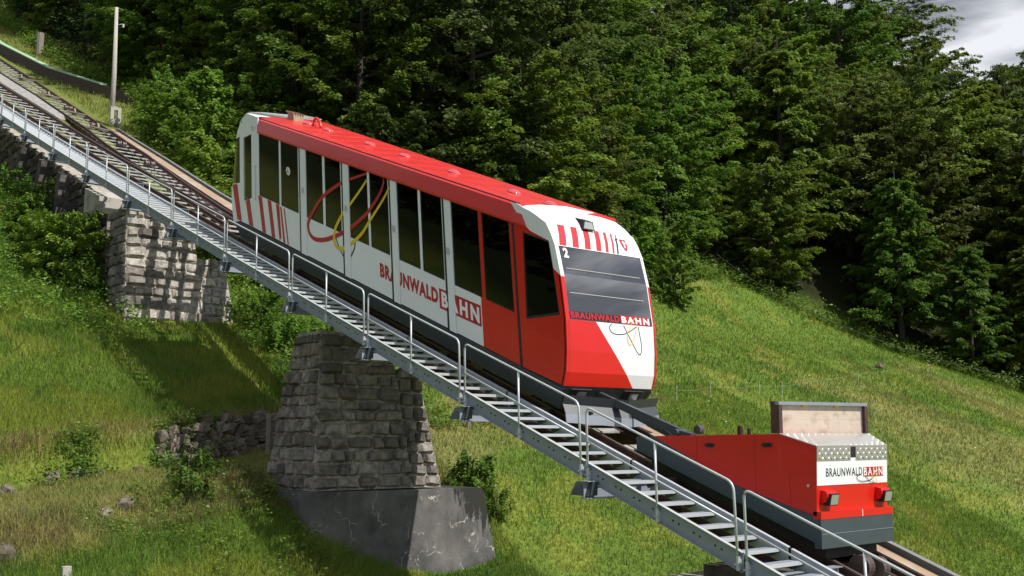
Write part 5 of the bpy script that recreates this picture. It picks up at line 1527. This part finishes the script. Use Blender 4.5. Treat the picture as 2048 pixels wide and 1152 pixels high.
# bushes behind the upper track
BU = [(59.0, 23.0, .85, 0, 'hazel bush with arching shoots just right of the utility pole'), (56, 22.6, 1.0, 1, 'broad hazel bush second from the utility pole'), (54.0, 23.4, 1.25, 2, 'tall pale green pointed bush behind the upper track'),
      (51.5, 22.6, 1.05, 0, 'rounded hazel bush below the tall pointed bush'), (49.2, 22.4, 1.05, 1, 'wide hazel bush above the middle of the rust brown trough'), (46.8, 22.0, 1.1, 2, 'dense hazel bush close to the rear of the red and white car'),
      (44.5, 21.6, 1.15, 0, 'hazel bush right behind the uphill end of the car'), (45.5, 25.0, 1.45, 1, 'bright yellow green bush above the car roof at its uphill end'), (41.5, 22.8, 1.3, 2, 'leafy bush hidden low behind the upper car windows'),
      (42.0, 27.5, 1.6, 0, 'tall light green bush rising above the roof vents of the car'), (63.5, 25.5, .85, 1, 'small bush at the end of the dark timber edging'), (66.5, 26.5, .9, 2, 'shaded bush left of the utility pole behind the edging'), (71, 27.5, .8, 0, 'low bush on the grass strip left of the pole'),
      (78, 28.6, .9, 1, 'dark green bush behind the grass strip near the stump post'), (86, 30, 1.0, 2, 'leaning bush above the stump post at the forest edge'), (48.5, 26.0, 1.3, 2, 'deep green bush behind the row of hazel bushes'), (53.5, 26.0, 1.2, 0, 'shady bush behind the tall pointed bush')]
for i, (s, v, sc, k, lb) in enumerate(BU):
    plant('hazel_bush', 'bush', k, s, v, sc, i * 1.3, lb, 'bush')
WB = [(41.4, 12.7, .72, 'bush covering the wall below the pale concrete block'), (43.2, 12.6, .62, 'bush beside the pale concrete block at the foot of the dark wall'), (45.8, 12.4, .5, 'low bush at the foot of the dark retaining wall')]
for i, (s, v, sc, lb) in enumerate(WB):
    plant('hazel_bush', 'bush', i, s, v, sc, i * 1.1, lb, 'bush')
EB = [(47.8, 51, 1.0), (48.6, 55, 1.2), (47.5, 48, .9), (45.8, 53, .8)]
for i, (s, v, sc) in enumerate(EB):
    plant('hazel_bush', 'bush', i, s, v, sc, i * 2.1, ['rounded bright bush at the meadow corner right of the car front', 'taller bush at the forest corner right of the windscreen', 'bush half hidden behind the car front', 'low bush spreading into the meadow beside the windscreen'][i], 'bush')
SH = [(44.6, 12.9, 1.6, 1, 'bushy shrub against the dark retaining wall'), (47.4, 12.9, 1.5, 0, 'shrub between two wall buttresses'), (40.9, 13.2, 1.1, 1, 'shrub squeezed between the concrete block and the pale pier'), (50.8, 12.6, 1.2, 1, 'shrub in front of the uppermost wall buttress'), (24.7, 10.75, .85, 0, 'dark leafy shrub alone on the lower grass bank'), (25.6, 20.1, 1.1, 1, 'bushy shrub at the right corner of the concrete footing'), (24.6, 20.2, .7, 0, 'smaller shrub trailing down beside the concrete footing'), (41.6, 12.4, 1.0, 1, 'leafy elder shrub left of the pale sunlit pier'), (40.3, 12.9, .95, 0, 'shrub against the left side of the pale sunlit pier'), (44.0, 12.6, 1.0, 0, 'shrub below the retaining wall beside the pale concrete block'), (46.3, 12.2, .9, 1, 'leafy shrub at the foot of the wall buttress'),
      (36.8, 18.6, 1.3, 0, 'shrub with yellowish tips right of the pale sunlit pier'), (34.5, 18.2, 1.2, 1, 'shaded shrub below the stairs between the two large piers'), (33.5, 19.6, 1.3, 0, 'dark shrub behind the wooden post near the large pier'), (48.6, 11.5, .8, 0, 'leafy shrub at the left edge under the top stairs')]
for i, (s, v, sc, k, lb) in enumerate(SH):
    plant('leafy_shrub', 'shrub', k, s, v, sc, i * 1.7, lb, 'shrub')

# undergrowth of nettles and creepers around the piers
def scatter(n, s0, s1, v0, v1, f):
    s = RNG.uniform(s0, s1, n); v = RNG.uniform(v0, v1, n); k = f(s, v) > RNG.random(n)
    return s[k], v[k]
def weeds(name, s, v, n_leaf, hgt, spread, leaf, m_='weed_leaf'):
    k = len(s); z = ground(s, v)
    n = k * n_leaf
    hs = RNG.random(n) ** .8 * np.repeat(hgt, n_leaf)
    C = np.stack([np.repeat(-s, n_leaf) + RNG.normal(0, spread, n), np.repeat(v, n_leaf) + RNG.normal(0, spread, n), np.repeat(z, n_leaf) + hs], 1)
    D = RNG.normal(0, 1, (n, 3)); D[:, 2] = -.25 + RNG.normal(0, .3, n)
    N = np.array([.25, -.1, 1.])[None] + RNG.normal(0, .45, (n, 3))
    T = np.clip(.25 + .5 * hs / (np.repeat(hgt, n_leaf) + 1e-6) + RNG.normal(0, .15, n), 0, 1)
    ln = leaf * RNG.uniform(.6, 1.3, n)
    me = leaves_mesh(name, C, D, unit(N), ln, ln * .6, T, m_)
    o_ = bpy.data.objects.new(name, me); COL.objects.link(o_); o_['kind'] = 'stuff'
    return o_
f1 = lambda s, v: np.clip(ss(34, 37, s) * (1 - ss(43, 60, s)) * ss(5, 9, v) * (fbm(s, v, .5) * 1.6 - .25), 0, 1)
a, b_ = scatter(2600, 33, 56, 4, 14.2, f1)
weeds('undergrowth', a, b_, 26, RNG.uniform(.35, .95, len(a)), .16, .13)
f2 = lambda s, v: np.clip(ss(16.6, 17.8, v) * (1 - ss(21, 25, v)) * (fbm(s + 3, v, .5) * 1.5 - .1), 0, 1)
a, b_ = scatter(1700, 29, 44, 16.5, 25, f2)
weeds('undergrowth', a, b_, 26, RNG.uniform(.35, 1.0, len(a)), .18, .13)
a, b_ = scatter(16000, 24, 30, 3, 15, lambda s, v: np.clip(fbm(s, v, 1.1) * 5.5 - 2.6, 0, 1) * (np.abs(terr_t(s, v) + .35) < .45))
weeds('undergrowth', a, b_, 14, RNG.uniform(.08, .5, len(a)), .13, .085)
a, b_ = scatter(5000, 21, 27, 3, 13, lambda s, v: np.clip(fbm(s + 4, v + 9, .8) * 2.4 - 1.0, 0, 1) * (np.abs(terr_t(s, v) + 4.1) < .7))
weeds('undergrowth', a, b_, 12, RNG.uniform(.1, .3, len(a)), .1, .07)
a, b_ = scatter(900, 21, 26, 9, 13.2, lambda s, v: np.clip(fbm(s + 13, v, .6) * 1.9 - .6, 0, 1))
weeds('undergrowth', a, b_, 16, RNG.uniform(.2, .5, len(a)), .12, .10)
a, b_ = scatter(1800, 26, 50, 24, 60, lambda s, v: np.clip(fbm(s + 23, v, .25) * 2.2 - 1.05, 0, 1))
weeds('undergrowth', a, b_, 12, RNG.uniform(.15, .4, len(a)), .2, .13)
a, b_ = scatter(2500, 40, 70, 17.5, 29, lambda s, v: (v > np.interp(s, [40, 46, 60, 70], [19, 20.2, 21.6, 25])).astype(float) * .7)
weeds('undergrowth', a, b_, 20, RNG.uniform(.3, 1.0, len(a)), .25, .16, 'hazel_leaf')
# forest floor growth along the meadow edge
sv = []
for (s0, v0), (s1, v1) in zip(EDGE[0:-3], EDGE[1:-2]):
    n = int(math.hypot(s1 - s0, v1 - v0) * 14)
    t = RNG.random(n); sv.append(np.stack([s0 + (s1 - s0) * t + np.abs(RNG.normal(0, 1.6, n)) * (.9 if s1 > 47 else .5), v0 + (v1 - v0) * t + np.abs(RNG.normal(.3, 1.6, n)) * .8], 1))
sv = np.concatenate(sv)
weeds('undergrowth', sv[:, 0], sv[:, 1], 14, RNG.uniform(.3, 1.3, len(sv)), .35, .24)

# unseen trees left of the view, added for the car windows to mirror
def added_woodland(spots):
    Cs, Ds, Ns = [], [], []
    for s, v, H in spots:
        z = gz(s, v); n = 3600
        k = RNG.random(n) ** .8; az = RNG.uniform(0, 2 * math.pi, n)
        rad = H * .36 * np.sin(np.pi * (.15 + .75 * k)) * RNG.uniform(.55, 1.1, n) * (.8 + .25 * np.sin(az * 3 + k * 14))
        Cs.append(np.stack([-s + rad * np.cos(az), v + rad * np.sin(az), z + .06 * H + k * H * .94], 1))
        Ds.append(np.stack([np.cos(az), np.sin(az), RNG.normal(-.3, .3, n)], 1)); Ns.append(np.stack([np.cos(az) * .7, np.sin(az) * .7, np.full(n, .8)], 1) + RNG.normal(0, .35, (n, 3)))
    C = np.concatenate(Cs); n = len(C); ln = RNG.uniform(.35, .75, n)
    me = leaves_mesh('added_woodland', C, np.concatenate(Ds), unit(np.concatenate(Ns)), ln, ln * .6, np.clip(RNG.normal(.4, .2, n), 0, 1), 'beech_leaf')
    o_ = bpy.data.objects.new('added_woodland', me); COL.objects.link(o_); o_['kind'] = 'stuff'
added_woodland([(38 + 7.5 * i + RNG.uniform(-2, 2), -14 - 9 * j - .35 * i * 4 + RNG.uniform(-2, 2), RNG.uniform(11, 17)) for i in range(8) for j in range(3)])

# grass blades
def blades(name, s, v, hgt, wid, bright=1.0):
    z = ground(s, v); n = len(s)
    base = np.stack([-s, v, z - .02], 1)
    az = RNG.uniform(0, 2 * math.pi, n); side_ = np.stack([np.cos(az), np.sin(az), np.zeros(n)], 1)
    lean = RNG.normal(0, .38, (n, 2)) + np.array([.12, -.05])
    mid = base + np.stack([lean[:, 0] * hgt * .35, lean[:, 1] * hgt * .35, hgt * .6], 1)
    tip = base + np.stack([lean[:, 0] * hgt, lean[:, 1] * hgt, hgt * (1 - .15 * np.hypot(lean[:, 0], lean[:, 1]))], 1)
    w = (side_ * wid[:, None])
    V = np.stack([base - w * .5, base + w * .5, mid + w * .42, mid - w * .42, tip + w * .06, tip - w * .06], 1).reshape(-1, 3)
    i = np.arange(n)[:, None] * 6
    Q = np.concatenate([i + np.array([[0, 1, 2, 3]]), i + np.array([[3, 2, 4, 5]])], 0)
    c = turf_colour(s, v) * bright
    c = c * RNG.uniform(.8, 1.25, (n, 1))
    st_ = RNG.random(n) < .05
    c[st_] = np.array([.26, .22, .10]) * RNG.uniform(.7, 1.2, (st_.sum(), 1))
    cc = np.stack([c * .6, c * .6, c, c, c * 1.15, c * 1.15], 1).reshape(-1, 3)
    cc = np.stack([c, c, c, c, c, c], 1).reshape(-1, 3)
    me = np_mesh(name, V, Q, ['grass_blade'], col=cc)
    o_ = bpy.data.objects.new(name, me); COL.objects.link(o_); o_['kind'] = 'stuff'
    return o_
def grass_patch(name, n, s0, s1, v0, v1, h, w, f=None):
    s = RNG.uniform(s0, s1, n); v = RNG.uniform(v0, v1, n)
    z = ground(s, v, False); k = visible(s, v, z, .38) & (edge_dist(s, v) < 2.2)
    # not inside masonry
    k &= ~((s > 23.3) & (s < 26.4) & (v > 13.3) & (v < 18.9)) & ~((s > 37.4) & (s < 40.3) & (v > 13.5) & (v < 17.8))
    if f is not None: k &= f(s, v) > RNG.random(n)
    s, v = s[k], v[k]
    t = terr_t(s, v)
    hh = RNG.uniform(*h, len(s)) * (.55 + .9 * fbm(s, v, .35)) * (1 - .55 * ((t < -.3) & (t > -3.2) & (v < 20)))
    ww = RNG.uniform(*w, len(s))
    return blades(name, s, v, hh, ww)
grass_patch('grass', 150000, 19, 31, 3.5, 20, (.10, .36), (.008, .018))
grass_patch('grass', 90000, 31, 48, 5, 22, (.12, .38), (.012, .028))
grass_patch('grass', 125000, 8, 34, 17, 42, (.08, .28), (.014, .03))
grass_patch('grass', 190000, 8, 54, 30, 95, (.08, .28), (.025, .055))
# dry tussocks hanging over the terrace banks
s = RNG.uniform(20, 32, 60000); v = RNG.uniform(3, 17, 60000); tt_ = terr_t(s, v)
k = (((tt_ > -.25) & (tt_ < .55)) | ((tt_ > -4.5) & (tt_ < -3.1) & (fbm(s, v, .6) > .45))) & ~((s > 23.3) & (v > 13.2)) & (fbm(s + 5, v + 8, .8) > .40)
s, v = s[k], v[k]
ob_ = blades('grass', s, v, RNG.uniform(.14, .42, len(s)), RNG.uniform(.008, .018, len(s)))
cc_ = np.ones((len(s) * 6, 4), np.float32); dr_ = RNG.random(len(s)) < .7
c_ = np.where(dr_[:, None], np.array([.26, .205, .12])[None] * RNG.uniform(.45, 1.2, (len(s), 1)), turf_colour(s, v))
cc_[:, :3] = np.repeat(c_, 6, 0); ob_.data.attributes['Col'].data.foreach_set('color', cc_.ravel())
grass_patch('grass', 30000, 48, 112, 18.5, 34, (.12, .40), (.03, .06), lambda s, v: (v > np.vectorize(far_v)(s) + .8).astype(float))
# pale flower heads dotted over the meadow
n = 150
s = RNG.uniform(14, 48, n); v = RNG.uniform(20, 75, n); k = visible(s, v, ground(s, v, False)) & (edge_dist(s, v) < -1)
s, v = s[k], v[k]
me = leaves_mesh('flower_heads', np.stack([-s, v, ground(s, v) + .34], 1), RNG.normal(0, 1, (len(s), 3)), unit(np.array([.3, -.3, 1.])[None] + RNG.normal(0, .2, (len(s), 3))), .05, .05, np.ones(len(s)), 'decal_white')
o_ = bpy.data.objects.new('flower_heads', me); COL.objects.link(o_); o_['kind'] = 'stuff'
